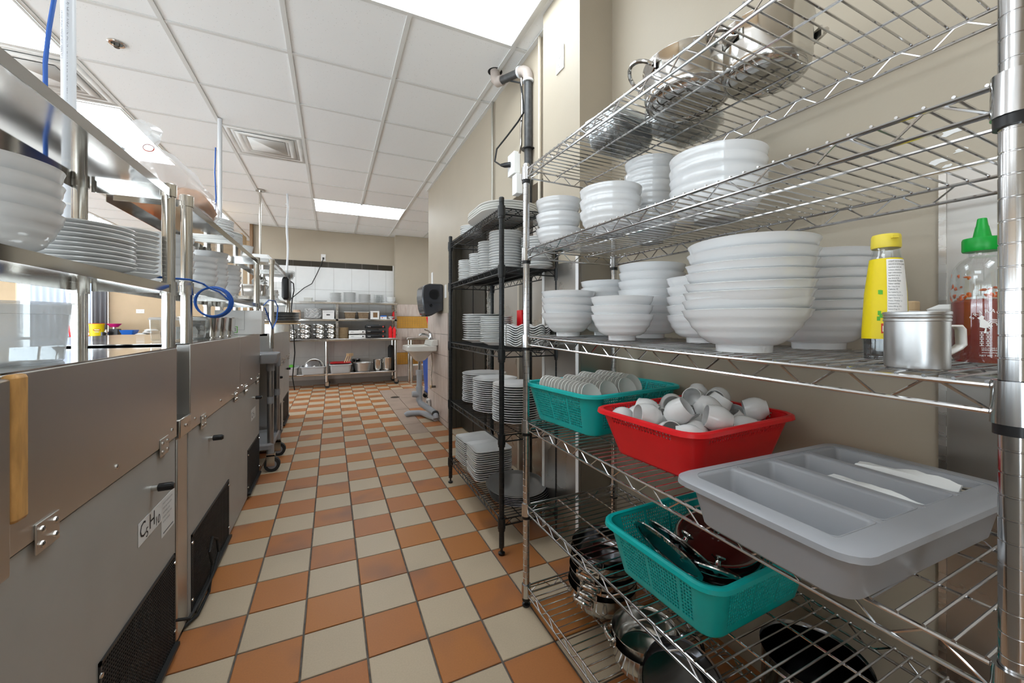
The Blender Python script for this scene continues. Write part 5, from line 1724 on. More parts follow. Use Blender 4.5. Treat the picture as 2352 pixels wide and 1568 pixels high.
# pans on a wooden board at the end of the farthest counter
t = thing('steel_box', 'open steel box at the end of the farthest counter', 'box', (-0.50, 4.62, 1.0055))
obj('box_body', MB().rloft([(0.12, 0.13, .01, 0.0), (0.12, 0.13, .01, 0.075), (0.117, 0.127, .01, 0.075), (0.117, 0.127, .01, 0.003)]), t, material='steel_bright')
tag(obj('wooden_board', MB().rloft([(0.16, 0.15, .03, 0.0), (0.16, 0.15, .03, 0.014)]), loc=(-0.46, 4.62, 1.0810), material='wood_light', bevel=0.002), 'wooden board carrying the stacked steel trays', 'board')
bp_ = plate_mesh('steel_tray', 0.165, h=0.022, th=0.003, flat=0.8, material='aluminium', n=48)
for k in range(6):
    tag(obj('steel_tray', bp_, None, (-0.455, 4.62, 1.0955 + k * 0.0165)), ('top' if k == 5 else 'bottom' if k == 0 else ORD[k + 1]) + ' round steel tray, counted upwards, in the stack on the wooden board', 'tray', 'round steel trays on the board')

# ------------------------------------------------------------------ grey service cart between the counters
t = thing('service_cart', 'grey plastic service cart on casters between the counters', 'cart', (-0.66, 3.55, 0))
obj('top_shelf', MB().rloft([(0.265, 0.225, .03, 0.800), (0.275, 0.235, .035, 0.825), (0.275, 0.235, .035, 0.850), (0.262, 0.222, .03, 0.855), (0.255, 0.215, .03, 0.835)]), t, material='cart_grey')
obj('bottom_shelf', MB().rloft([(0.265, 0.225, .03, 0.17), (0.27, 0.23, .035, 0.20), (0.262, 0.222, .03, 0.215), (0.255, 0.215, .03, 0.195)]), t, material='cart_grey')
obj('push_handle', MB().rloft([(0.05, 0.055, .02, 0.80), (0.055, 0.06, .022, 0.81), (0.055, 0.06, .022, 0.862), (0.05, 0.055, .02, 0.868)]), t, (0.245, -0.215, 0), material='cart_grey')
for sx in (-1, 1):
    for sy in (-1, 1):
        x, y = sx * 0.25, sy * 0.19
        l_ = obj('leg', MB().tube([(x, y, 0.135), (x, y, 0.81)], 0.021, 18), t, material='pan_alu')
        for z0, z1, r_ in ((0.13, 0.20, 0.025), (0.50, 0.55, 0.0235), (0.74, 0.82, 0.027)):
            obj('leg_sleeve', MB().tube([(x, y, z0), (x, y, z1)], r_, 18), l_, material='cart_grey')
        c_ = obj('caster', MB().tube([(x + .012, y - .018, 0.052), (x + .012, y + .018, 0.052)], 0.052, 28), t, material='black_rubber')
        obj('wheel_hub', MB().tube([(x + .012, y - .020, 0.052), (x + .012, y + .020, 0.052)], 0.030, 20), c_, material='cart_grey')
        obj('caster_fork', MB().b2(x - .022, x + .030, y - .026, y - .022, 0.045, 0.125).b2(x - .022, x + .030, y + .022, y + .026, 0.045, 0.125).b2(x - .024, x + .030, y - .026, y + .026, 0.115, 0.135), c_, material='steel_pipe')

# ------------------------------------------------------------------ conduits and cables on the left
def conduit_thing(name, label, pts, r, m, n=16):
    return tag(obj(name, MB().tube(pts, r, n), material=m), label, 'pipe')
t = thing('plastic_conduit', 'white printed plastic conduit rising beside the nearest overshelf', 'pipe', (-0.734, 1.665, 0))
CR_ = 0.0165
obj('conduit_tube', MB().tube([(0.022, 0.02, 0.02), (0.022, 0.02, 0.95), (0.006, 0.004, 1.20), (0, 0, 1.40), (-0.005, 0, 2.76)], CR_, 20), t, material='pvc')
pr = MB()
def along(s_, size, z0, ang_, lean=0.0):
    dat = text_pts(s_, size)
    def fn(a, b):
        an = ang_ + b / (CR_ + .0003)
        z = z0 - a
        k = max(0.0, min(1.0, (1.40 - z) / 0.45))
        ox, oy = 0.022 * k - 0.005 * (1 - k), 0.02 * k
        return (ox + (CR_ + .0012) * math.cos(an), oy + (CR_ + .0012) * math.sin(an), z)
    add_flat(pr, dat, fn)
AF = -1.18
along('|||||||  1/2 (16)  Carlon  RIGID PVC  SCH 40  NEMA TC-2  SUNLIGHT RESISTANT  |||||||', 0.0105, 2.12, AF)
along('1/2 (16)  Carlon  SCH 40  PVC  NEMA TC-2', 0.0080, 2.04, AF - 0.9)
along('FT-4  CSA C22.2 NO. 211.2 75C  MADE IN CANADA', 0.0105, 1.19, AF)
along('NO. 211.2  FT-4  RIGIDE  CSA', 0.0080, 1.17, AF - 0.9)
obj('conduit_print', pr, t, material='print_grey')
obj('cable_tie', MB().lathe([(0.0168, -.003), (0.019, -.003), (0.019, .003), (0.0168, .003)], 20, c=(0, 0, 1.455), close=True), t, material='foam')
tag(obj('network_cable', MB().tube([(-0.738, 1.60, 2.73), (-0.737, 1.60, 2.3), (-0.732, 1.60, 2.14), (-0.735, 1.60, 2.06), (-0.748, 1.60, 1.95), (-0.756, 1.60, 1.85), (-0.755, 1.60, 1.58), (-0.765, 1.62, 1.40), (-0.75, 1.64, 1.23)], 0.0055, 8), material='blue_cable'), 'blue network cable hanging beside the printed conduit', 'cable')
# cable coil tied to the second post
t = thing('cable_coil', 'coiled blue network cable tied to the first post of the middle shelf', 'cable', (-0.458, 1.80, 1.20))
m = MB()
for q in range(3):
    pts = []
    R1 = 0.052 + .002 * q
    for k in range(28):
        a = 2 * PI * k / 28
        pts.append((0.052 + R1 * 0.97 * math.cos(a) + .002 * q, 0.012 + R1 * 0.25 * math.cos(a) + 0.006 * q - 0.01, -0.030 + R1 * 1.02 * math.sin(a)))
    m.tube(pts, 0.0035, 8, closed=True)
obj('coil_loops', m, t, material='blue_cable')
obj('lead_cable', MB().tube([(-0.14, -0.32, 0.022), (-0.06, -0.20, 0.038), (0.015, -0.12, 0.040), (0.028, -0.02, 0.036), (0.045, -0.02, 0.022), (0.075, -0.01, 0.008), (0.10, 0.01, -0.02)], 0.0035, 8), t, material='blue_cable')
obj('plug', MB().tube([(0.070, -0.02, 0.012), (0.096, -0.01, -0.008)], 0.008, 8), t, material='clear')
obj('cable_tie', MB().lathe([(0.020, -.002), (0.023, -.002), (0.023, .002), (0.020, .002)], 16, c=(-.022, -0.003, 0.045), close=True), t, material='foam')
tag(obj('cable_loop', MB().tube([(-0.44, 3.27, 1.22), (-0.42, 3.36, 1.26), (-0.40, 3.52, 1.265), (-0.39, 3.62, 1.22), (-0.395, 3.60, 1.12), (-0.41, 3.48, 1.05), (-0.42, 3.38, 1.12), (-0.435, 3.29, 1.20)], 0.0045, 8), material='blue_cable'), 'loose blue cable loop hanging between middle and far overshelves', 'cable')
# poles to the ceiling
conduit_thing('ceiling_pole', 'white service pole nearest the square vent', [(-0.819, 3.85, 1.0), (-0.819, 3.85, 2.74)], 0.016, 'pvc')
tag(obj('pole_cable', MB().tube([(-0.845, 3.84, 2.5), (-0.850, 3.84, 2.3), (-0.842, 3.84, 2.1), (-0.850, 3.84, 1.9), (-0.83, 3.83, 1.6)], 0.005, 6), material='blue_cable'), 'thin blue cable running along the white service pole', 'cable')
tag(obj('ceiling_pole', MB().tube([(-0.803, 5.70, 0.9), (-0.803, 5.70, 2.74)], 0.014, 14).lathe([(0, 2.725), (0.05, 2.725), (0.05, 2.7385), (0, 2.7385)], 16, c=(-0.803, 5.70, 0)), material='steel_pipe'), 'steel ceiling pole with flange at the far end', 'pipe')
tag(obj('flexible_conduit', MB().tube([(-0.512 + .006 * math.sin(k * 1.1), 5.717, 2.74 - k * 0.1) for k in range(15)], [0.013 if k % 2 else 0.0115 for k in range(15)], 10).b2(-0.535, -0.495, 5.71, 5.725, 2.60, 2.612), material='pvc'), 'white flexible conduit hanging beside the steel ceiling pole', 'pipe')
# power cord by the grilles
tag(obj('power_cord', MB().tube([(-0.50, 1.66, 0.10), (-0.445, 1.685, 0.075), (-0.435, 1.80, 0.075), (-0.430, 1.93, 0.09), (-0.425, 1.985, 0.14), (-0.430, 1.975, 0.20), (-0.435, 1.93, 0.23), (-0.437, 1.90, 0.19), (-0.435, 1.93, 0.12), (-0.44, 1.90, 0.03), (-0.45, 1.80, 0.012), (-0.50, 1.70, 0.012)], 0.0055, 8), material='black_rubber'), 'black power cord looped in front of the first mesh grille', 'cord')
# ------------------------------------------------------------------ work table at the far wall
t = thing('work_table', 'steel work table on casters with two-tier overshelf at far wall', 'table', (0, 0, 0))
TX0, TX1, TY0, TY1 = -1.10, 1.085, 7.20, 7.72
obj('tabletop', MB().b2(TX0, TX1 + .03, TY0, TY1, 0.79, 0.83), t, material='steel_bright', bevel=0.006)
obj('front_bracket', MB().b2(-0.185, -0.075, TY0 - .004, TY0 - .0005, 0.785, 0.832), t, material='steel')
obj('undershelf', MB().b2(TX0 + .03, TX1 - .02, TY0 + .05, TY1 - .02, 0.215, 0.245), t, material='steel_bright', bevel=0.006)
for x in (TX0 + .05, -0.075, TX1 - .035):
    for y in (TY0 + .07, TY1 - .05):
        l_ = obj('leg', MB().tube([(x, y, 0.10), (x, y, 0.79)], 0.022, 16), t, material='steel_bright')
        c_ = obj('caster', MB().tube([(x + .01, y - .018, 0.042), (x + .01, y + .018, 0.042)], 0.042, 20), t, material='black_rubber')
        obj('caster_fork', MB().b2(x - .02, x + .03, y - .025, y - .019, 0.04, 0.105).b2(x - .02, x + .03, y + .019, y + .025, 0.04, 0.105).b2(x - .022, x + .032, y - .025, y + .025, 0.098, 0.108), c_, material='steel_pipe')
for z, d in ((1.165, 0.30), (1.455, 0.32)):
    obj('overshelf_board', MB().b2(TX0, TX1, TY1 - d - .12, TY1 - .02, z - .035, z), t, material='steel_bright', bevel=0.004)
for x in (TX0 + .03, 0.085, TX1 - .03):
    obj('overshelf_upright', MB().b2(x - .02, x + .02, TY1 - .42, TY1 - .39, 0.832, 1.418), t, material='steel')
    obj('overshelf_upright', MB().b2(x - .02, x + .02, TY1 - .06, TY1 - .03, 0.832, 1.418), t, material='steel')
YS = 7.45
ZS3, ZS2, ZS1, ZS0 = 1.4555, 1.1655, 0.8305, 0.2455
fpl = plate_mesh('dinner_plate', 0.098, h=0.014, flat=0.65, n=28)
for k, (x, n, R, lab) in enumerate(((-0.166, 2, .098, 'low pair at the left, far top shelf'), (0.064, 13, .096, 'left tall stack on the far top shelf'), (0.292, 14, .105, 'second tall stack on the far top shelf'), (0.538, 12, .105, 'third tall stack on the far top shelf'))):
    me_ = plate_mesh('dinner_plate', R, h=0.014, flat=0.65, n=28)
    stack('dinner_plate', me_, n, x, YS, ZS3, 0.0125, '%s plate, counted upwards, of the ' + lab, P, lab, 0.002)
for k in range(9):
    tag(obj('clear_plate', plate_mesh('clear_plate', 0.10, h=0.014, flat=.65, n=24, material='clear_foil') if k == 0 else bpy.data.meshes['clear_plate'], None, (0.782, YS, ZS3 + k * 0.0165)), ('top' if k == 8 else 'bottom' if k == 0 else ORD[k + 1]) + ' clear plate, counted upwards, beside the bowls on the far top shelf', P, 'clear plates on the far shelf')
for k in range(4):
    tag(obj('flat_tray', MB().rloft([(0.055, 0.05, .01, 0), (0.068, 0.06, .012, 0.014), (0.067, 0.059, .012, 0.016), (0.053, 0.048, .01, 0.003)]) if k == 0 else bpy.data.objects['flat_tray'].data, None, (-0.36, YS, ZS3 + k * 0.0175), material='melamine'), ('top' if k == 3 else 'bottom' if k == 0 else ORD[k + 1]) + ' pale tray, counted upwards, leftmost on the far top shelf', 'tray', 'pale trays on the far shelf')
fb = bowl_mesh('soup_bowl', 0.090, 0.06, n=28, ridges=False, material='china')
stack('soup_bowl', fb, 4, 0.985, YS, ZS3, 0.018, '%s bowl, counted upwards, at the right end of the far top shelf', G, 'bowls on the far top shelf', 0.001)
# middle tier
tag(obj('canister', MB().lathe([(0, 0), (0.06, 0), (0.062, 0.004), (0.062, 0.12), (0.05, 0.15), (0, 0.152)], 24), None, (-0.53, YS, ZS2), material='peach'), 'peach coloured canister on the far middle shelf', 'canister')
wpf = wavy_plate(0.135, lobes=9, amp=0.007)
stack('scalloped_plate', wpf, 13, -0.284, YS, ZS2, 0.0125, '%s wavy plate, counted upwards, in the stack on the far middle shelf', P, 'wavy plates on the far middle shelf', 0.003)
t = thing('white_carton', 'white carton with a hand slot on the far middle shelf', 'box', (-0.05, YS - .02, ZS2))
obj('carton_body', MB().b2(-.09, .09, -.10, .10, 0, 0.145), t, material='card_white')
obj('hand_slot', MB().b2(-.03, .025, -.1015, -.1005, 0.06, 0.08), t, material='print_black', bevel=0.0003)
pr = MB()
add_flat(pr, text_pts('BANQUET BOXES', 0.018), lambda a, b: (-0.075 + a, -.1006, 0.11 + b))
obj('carton_print', pr, t, material='print_grey')
for k, x in enumerate((0.292, 0.509)):
    t = thing('woven_basket', ['left', 'right'][k] + ' brown woven basket with pale rim, far middle shelf', 'basket', (x, YS - .02, ZS2), 0, 'brown baskets on the far shelf')
    obj('basket_body', MB().rloft([(0.075, 0.10, .012, 0.0), (0.092, 0.12, .015, 0.115), (0.088, 0.116, .015, 0.115), (0.072, 0.097, .012, 0.004)]), t, material='basket_brown')
    obj('basket_rim', MB().rloft([(0.089, 0.117, .015, 0.116), (0.098, 0.126, .018, 0.116), (0.098, 0.126, .018, 0.124), (0.089, 0.117, .015, 0.124)], closed=True), t, material='melamine')
    obj('basket_foot', MB().rloft([(0.073, 0.098, .012, -0.0), (0.079, 0.104, .012, 0.0), (0.079, 0.104, .012, 0.006), (0.073, 0.098, .012, 0.006)], closed=True), t, material='melamine')
t = thing('display_carton', 'white carton with a dark picture window on the far shelf', 'box', (0.70, YS - .02, ZS2))
obj('carton_body', MB().b2(-.075, .075, -.08, .08, 0, 0.145), t, material='card_white')
obj('dark_picture', MB().b2(-.03, .045, -.0815, -.0805, 0.03, 0.118), t, material='trim_wood')
t = thing('tissue_box', 'small blue and white box on the far middle shelf', 'box', (0.85, YS - .03, ZS2))
obj('box_body', MB().b2(-.055, .055, -.05, .05, 0, 0.062), t, material='card_white')
obj('blue_band', MB().b2(-.055, .055, -.0512, -.0505, 0.046, 0.062).b2(-.055, .055, -.05, .05, 0.0622, 0.066), t, material='blue_tray')
obj('red_print', MB().b2(-.03, -.01, -.0512, -.0505, 0.02, 0.034), t, material='print_red')
sdp = bowl_mesh('small_bowl', 0.055, 0.03, n=20, ridges=False, material='china')
stack('small_bowl', sdp, 3, 0.985, YS - .05, ZS2, 0.011, '%s small bowl, counted upwards, beside the red bottle on the far shelf', G, 'small bowls on the far shelf', 0)
def squeeze(label, loc, R, h, m='red_plastic'):
    t = thing('squeeze_bottle', label, 'bottle', loc, 0, 'red squeeze bottles')
    obj('bottle_body', MB().lathe([(0, 0), (R, 0), (R, h * .72), (R * .9, h * .80), (R * .6, h * .84), (0, h * .84)], 18), t, material=m)
    obj('nozzle', MB().lathe([(0, h * .84), (R * .62, h * .84), (R * .58, h * .90), (R * .25, h * .94), (R * .12, h), (0, h)], 14), t, material=m)
squeeze('red squeeze bottle lying alone on the far middle shelf', (1.045, YS + .03, ZS2), 0.028, 0.15)
squeeze('left red squeeze bottle of the pair on the far table', (0.965, YS - .12, ZS1), 0.034, 0.215)
squeeze('right red squeeze bottle of the pair on the far table', (1.040, YS - .12, ZS1), 0.034, 0.215)
# table top
def hotpot(label, x, z, group, R=0.088):
    t = thing('metal_pot', label, 'pot', (x, YS - .05, z), 0, group)
    obj('pot_body', MB().lathe([(0, 0), (R * .6, 0), (R * .85, 0.01), (R, 0.035), (R * .92, 0.062), (R * .80, 0.074), (R * .86, 0.078), (R * .86, 0.080), (R * .76, 0.076), (R * .88, 0.062), (R * .95, 0.035), (R * .8, 0.014), (0, 0.005)], 28), t, material='pot_steel')
    for s_ in (-1, 1):
        obj('handle', MB().tube([(s_ * R * .84, -0.02, 0.074), (s_ * (R + .012), -0.015, 0.078), (s_ * (R + .012), 0.015, 0.078), (s_ * R * .84, 0.02, 0.074)], 0.004, 6), t, material='pot_steel')
for c_, (x, n, lab) in enumerate(((-0.60, 2, 'far left stack half hidden by the counter'), (-0.402, 3, 'left stack of wider pots'), (-0.182, 3, 'middle stack'), (-0.005, 3, 'stack beside the shelf upright'))):
    for k in range(n):
        hotpot(['bottom', 'middle', 'top'][k if n == 3 else 2 * k] + ' round metal pot on the far table, ' + lab, x, ZS1 + k * 0.083, 'metal pots on the far table', 0.098 if c_ == 1 else 0.083)
pdm = MB().lathe([(0, 0), (0.08, 0), (0.082, 0.004), (0.082, 0.012), (0.08, 0.016), (0, 0.016)], 24).mesh('pot_stand', 'pad_brown')
stack('pot_stand', pdm, 11, 0.186, YS - .05, ZS1, 0.0172, '%s brown round mat, counted upwards, in the pile on the far table', 'mat', 'brown mats on the far table', 0.003)
def stove(label, x, z, body, top, group, w=0.34):
    t = thing('portable_stove', label, 'stove', (x, YS - .06, z), 0, group)
    obj('stove_body', MB().rloft([(w / 2, 0.12, .012, 0.0), (w / 2, 0.125, .015, 0.012), (w / 2, 0.125, .015, 0.048), (w / 2 - .01, 0.12, .015, 0.058)]), t, material=body)
    obj('pan_support', MB().b2(-w / 2 + .02, w / 2 - .11, -.09, .09, 0.0585, 0.068), t, material=top)
    obj('control_dial', MB().tube([(w / 2 - .045, -.125, 0.032), (w / 2 - .045, -.137, 0.032)], 0.024, 18), t, material='white_trim' if body != 'black_plastic' else 'dispenser')
    obj('dial_knob', MB().tube([(w / 2 - .045, -.137, 0.032), (w / 2 - .045, -.148, 0.032)], 0.012, 14), t, material='black_plastic' if body != 'black_plastic' else 'print_red')
    pr = MB()
    add_flat(pr, text_pts('MAX', 0.022), lambda a, b: (-w / 2 + .03 + a, -.1258, 0.024 + b))
    obj('stove_print', pr, t, material='print_black' if body != 'black_plastic' else 'print_white')
for k in range(2):
    stove(['lower', 'upper'][k] + ' white portable gas stove on the far table', 0.405, ZS1 + k * 0.078, 'card_white', 'black_plastic', 'white portable stoves', 0.27)
for k in range(3):
    stove(['bottom', 'middle', 'top'][k] + ' black portable gas stove on the far table', 0.71, ZS1 + k * 0.085, 'black_plastic', 'black_rubber', 'black portable stoves', 0.33)
# lower tier
def bus_tub(label, x, hx, h=0.13, m='tub_grey'):
    t = thing('bus_tub', label, 'tub', (x, YS - .08, ZS0), 0, 'grey bus tubs under the far table')
    obj('tub_body', MB().rloft([(hx - .025, 0.14, .03, 0.0), (hx - .02, 0.145, .03, 0.008), (hx - .006, 0.16, .035, h - .004), (hx - .009, 0.157, .033, h - .004), (hx - .023, 0.142, .028, 0.010), (hx - .03, 0.135, .028, 0.004)]), t, material=m)
    obj('tub_rim', MB().rloft([(hx - .008, 0.158, .034, h), (hx + .008, 0.174, .04, h), (hx + .009, 0.175, .04, h - .014), (hx + .005, 0.171, .038, h - .014), (hx + .004, 0.170, .038, h - .004), (hx - .008, 0.158, .034, h - .004)], closed=True), t, material=m)
    return t
bus_tub('leftmost grey bus tub under the far table', -0.68, 0.185)
bus_tub('middle grey bus tub with lids inside under the far table', -0.275, 0.185)
bus_tub('right grey bus tub carrying a red tray under the far table', 0.14, 0.17, 0.15)
for k, (x, m_, R) in enumerate(((-0.70, 'black_rubber', .05), (-0.60, 'print_green', .045))):
    tag(obj('vegetable', MB().lathe([(0, -R * .7), (R * .7, -R * .5), (R, 0), (R * .75, R * .55), (0, R * .8)], 16), None, (x, YS - .08, ZS0 + 0.13), material=m_), ['dark round item in the leftmost bus tub', 'green round item in the leftmost bus tub'][k], 'item')
lid('large dark lid standing in the middle bus tub', (-0.27, YS - .02, ZS0 + 0.10), 0.15, (1.25, 0.05, 0.05), 'pot_dark')
tag(obj('serving_tray', MB().rloft([(0.13, 0.11, .03, 0.0), (0.165, 0.15, .04, 0.020), (0.163, 0.148, .04, 0.023), (0.127, 0.107, .03, 0.004)]), None, (0.14, YS - .08, ZS0 + 0.152), material='red_plastic'), 'red serving tray resting on the right bus tub', 'tray')
for k in range(3):
    tag(obj('wooden_paddle', MB().tube([(0, 0, 0), (0.055, 0.02, 0.13)], 0.009, 8).b2(0.03, 0.075, 0.012, 0.022, 0.10, 0.15), None, (0.20 + k * .035, YS - .12 + .02 * k, ZS0 + 0.172), (0, 0, 0), material='wood_light'), ['left', 'middle', 'right'][k] + ' wooden paddle sticking up from the red tray', 'paddle', 'wooden paddles on the red tray')
t = thing('wash_basin', 'dented aluminium basin under the far table', 'basin', (0.495, YS - .08, ZS0))
obj('basin_body', MB().lathe([(0, 0), (0.10, 0), (0.12, 0.015), (0.145, 0.15), (0.155, 0.152), (0.155, 0.156), (0.142, 0.154), (0.115, 0.02), (0, 0.005)], 32), t, material='aluminium')
pot('stock_pot', 'dark pot behind the aluminium basin under the far table', (0.40, YS + .17, ZS0), 0.075, 0.20, m='pot_dark', loop=0.03)
pot('stock_pot', 'shiny pot right of the aluminium basin under the far table', (0.755, YS + .0, ZS0), 0.075, 0.19, m='pot_steel', loop=0.03)
pot('stock_pot', 'tall narrow steel pot at the right under the far table', (0.915, YS - .05, ZS0), 0.072, 0.22, m='steel_bright', loop=0.025, handles=False)
tag(obj('fan_rack', MB().lathe([(0, 0), (0.05, 0), (0.05, 0.4), (0.03, 0.44), (0, 0.44)], 18), None, (1.0, YS + .12, ZS0), material='black_rubber'), 'dark upright canister in the corner under the far table', 'canister')

# outlet with cord above the far table
t = thing('wall_outlet', 'white outlet with a plugged cord above the dark border tiles', 'outlet', (-0.134, 7.75, 2.265))
obj('cover_plate', MB().b2(-0.038, 0.038, -0.006, -.0002, -0.06, 0.06), t, material='white_trim', bevel=0.002)
obj('plug', MB().b2(-0.015, 0.015, -0.035, -0.006, -0.035, 0.0), t, material='black_plastic', bevel=0.003)
obj('cord', MB().tube([(0, -0.03, -0.02), (-0.02, -0.06, -0.10), (-0.10, -0.06, -0.30), (-0.18, -0.07, -0.48), (-0.30, -0.08, -0.56), (-0.42, -0.10, -0.68), (-0.52, -0.12, -0.78)], 0.007, 8), t, material='black_rubber')

# ------------------------------------------------------------------ sink, dispenser, pipes
t = thing('wall_sink', 'white wall mounted hand sink with chrome tap', 'sink', (1.0915, 4.52, 0.0))
hw = 0.19
m = MB()
secs = [(0.335, 0.0)]
basin = MB().rloft([(0.03, 0.03, .025, 0.655, -0.17, 0), (0.06, 0.065, .05, 0.672, -0.17, 0), (0.115, 0.125, .08, 0.735, -0.170, 0), (0.135, 0.15, .08, 0.768, -0.170, 0), (0.165, hw - .008, .06, 0.775, -0.170, 0), (0.172, hw, .06, 0.785, -0.172, 0), (0.172, hw, .06, 0.832, -0.172, 0), (0.165, hw - .008, .055, 0.838, -0.172, 0),
                    (0.125, hw - .045, .06, 0.832, -0.200, 0), (0.110, hw - .06, .06, 0.76, -0.195, 0), (0.03, 0.03, .02, 0.70, -0.18, 0)], k=6)
obj('basin', basin, t, material='porcelain')
obj('back_ledge', MB().prism([(-0.085, 0.838), (-0.001, 0.838), (-0.001, 0.905), (-0.055, 0.905), (-0.068, 0.895)], 'y', -hw + .012, hw - .012), t, material='porcelain', bevel=0.006)
tp = obj('tap_body', MB().tube([(-0.045, 0, 0.905), (-0.045, 0, 0.915), (-0.045, 0, 0.955), (-0.045, 0, 0.975)], [0.036, 0.028, 0.024, 0.016], 16), t, material='chrome')
obj('spout', MB().tube([(-0.05, 0, 0.935), (-0.09, 0, 0.955), (-0.14, 0, 0.965), (-0.165, 0, 0.962), (-0.170, 0, 0.950)], [0.018, 0.016, 0.015, 0.015, 0.015], 12), tp, material='chrome')
obj('lever', MB().tube([(-0.043, 0, 0.972), (-0.07, 0, 1.000), (-0.12, 0, 1.018)], [0.012, 0.010, 0.008], 8), tp, material='chrome')
obj('tailpiece', MB().tube([(-0.17, 0, 0.55), (-0.17, 0, 0.66)], 0.019, 14), t, material='chrome')
t = thing('drain_pipe', 'grey plastic drain pipe under the hand sink', 'pipe', (1.0845, 4.52, 0.0))
obj('upper_pipe', MB().tube([(-0.17, 0, 0.30), (-0.17, 0, 0.545)], 0.031, 16), t, material='pvc_grey')
obj('slip_nut', MB().tube([(-0.17, 0, 0.505), (-0.17, 0, 0.555)], 0.040, 16), t, material='pvc_grey')
obj('slip_nut', MB().tube([(-0.17, 0, 0.33), (-0.17, 0, 0.37)], 0.038, 16), t, material='pvc_grey')
obj('tee_branch', MB().tube([(-0.17, 0, 0.27), (-0.24, -0.01, 0.285), (-0.255, -0.01, 0.285)], [0.034, 0.036, 0.030], 14).tube([(-0.17, 0, 0.20), (-0.17, 0, 0.33)], 0.036, 16), t, material='pvc_grey')
obj('diagonal_pipe', MB().tube([(-0.17, 0, 0.21), (-0.16, -0.03, 0.175), (-0.05, -0.18, 0.10), (-0.036, -0.21, 0.085), (-0.036, -0.23, 0.05), (-0.036, -0.235, 0.035)], 0.033, 16), t, material='pvc_grey')
obj('floor_pipe', MB().tube([(-0.036, -0.235, 0.036), (-0.07, -0.10, 0.036), (-0.115, 0.08, 0.036), (-0.155, 0.12, 0.036), (-0.235, 0.14, 0.036), (-0.275, 0.15, 0.030), (-0.295, 0.155, 0.012)], 0.032, 16), t, material='pvc_grey')
obj('pipe_clamp', MB().tube([(-0.036, -0.20, 0.09), (-0.036, -0.222, 0.075)], 0.038, 14), t, material='black_rubber')
t = thing('floor_outlet', 'white outlet box behind the drain pipe at the wall foot', 'outlet', (1.084, 4.74, 0.05))
obj('outlet_box', MB().b2(-0.03, 0.0, -0.05, 0.05, 0, 0.12), t, material='white_trim', bevel=0.003)
obj('socket', MB().b2(-0.033, -0.0305, -0.02, 0.02, 0.07, 0.10).b2(-0.033, -0.0305, -0.02, 0.02, 0.02, 0.05), t, material='black_plastic')
t = thing('shutoff_valve', 'brass shutoff valve on the tiled wall under the sink', 'valve', (1.0915, 4.47, 0.36))
obj('valve_body', MB().tube([(0, 0, 0), (-0.05, 0, 0)], 0.013, 10).tube([(-0.035, -.03, 0), (-0.035, .03, 0)], 0.010, 10), t, material='drain')
obj('valve_handle', MB().tube([(-0.05, 0, 0), (-0.066, 0, 0)], 0.02, 12), t, material='wood_light')
obj('supply_hose', MB().tube([(-0.035, 0.02, 0.01), (-0.045, 0.03, 0.12), (-0.03, 0.03, 0.25), (-0.04, 0.02, 0.385)], 0.006, 8), t, material='steel_pipe')
# paper towel dispenser
t = thing('towel_dispenser', 'dark smoky paper towel dispenser above the sink', 'dispenser', (1.0995, 4.30, 1.17))
prof = [(0, 0.06), (0, 0.34), (-0.03, 0.345), (-0.15, 0.345), (-0.205, 0.325), (-0.225, 0.29), (-0.230, 0.20), (-0.215, 0.08), (-0.195, 0.015), (-0.165, 0.0), (-0.13, 0.0), (-0.08, 0.03)]
obj('cover', MB().prism(prof, 'y', -0.15, 0.15), t, material='dispenser', bevel=0.014)
obj('side_disc', MB().tube([(-0.10, -0.151, 0.23), (-0.10, -0.155, 0.23)], 0.055, 28), t, material='black_plastic')
obj('side_seam', MB().b2(-0.22, -0.005, -0.1525, -0.1505, 0.140, 0.144), t, material='black_plastic')
obj('turn_knob', MB().tube([(-0.135, -0.150, 0.115), (-0.135, -0.168, 0.115)], [0.018, 0.013], 14), t, material='black_plastic')
obj('paper_slot', MB().b2(-0.185, -0.135, -0.10, 0.10, -0.004, 0.006), t, material='black_plastic')
tag(obj('wall_notice', MB().b2(1.0955, 1.0995, 4.62, 4.70, 1.53, 1.70), material='paper'), 'small white notice on the wall above the dispenser', 'notice')
tag(obj('wall_plate', MB().b2(1.0955, 1.0995, 4.02, 4.09, 1.36, 1.50), material='white_trim', bevel=0.001), 'white cover plate on the wall beside the dispenser', 'plate')

# blue bin, alcove table, red squeegee beyond the corner
t = thing('waste_bin', 'blue plastic waste bin on a black dolly behind the wall corner', 'bin', (1.36, 5.62, 0))
obj('bin_body', MB().rloft([(0.12, 0.15, .04, 0.10), (0.15, 0.18, .05, 0.60), (0.165, 0.195, .05, 0.605), (0.165, 0.195, .05, 0.635), (0.145, 0.175, .05, 0.63), (0.11, 0.14, .04, 0.12)]), t, material='bin_blue')
obj('dolly', MB().rloft([(0.13, 0.16, .04, 0.065), (0.135, 0.165, .04, 0.10)]), t, material='black_plastic')
for sx in (-1, 1):
    for sy in (-1, 1):
        obj('dolly_wheel', MB().tube([(sx * .11, sy * .13 - .012, 0.034), (sx * .11, sy * .13 + .012, 0.034)], 0.034, 16), t, material='black_rubber')
t = thing('side_table', 'steel side table beyond the sink corner', 'table', (1.85, 7.20, 0))
obj('tabletop', MB().b2(-0.66, 0.7, -0.28, 0.30, 0.80, 0.84), t, material='steel_bright', bevel=0.004)
for x in (-0.53, 0.6):
    for y in (0.0, 0.26):
        obj('leg', MB().tube([(x, y, 0.0), (x, y, 0.80)], 0.025, 14), t, material='steel_pipe')
obj('stretcher', MB().tube([(-0.53, 0.0, 0.33), (0.6, 0.0, 0.33)], 0.018, 12), t, material='white_trim')
t = thing('work_glove', 'red rubber glove hanging from a hook past the wall corner', 'glove', (1.42, 6.2, 1.02))
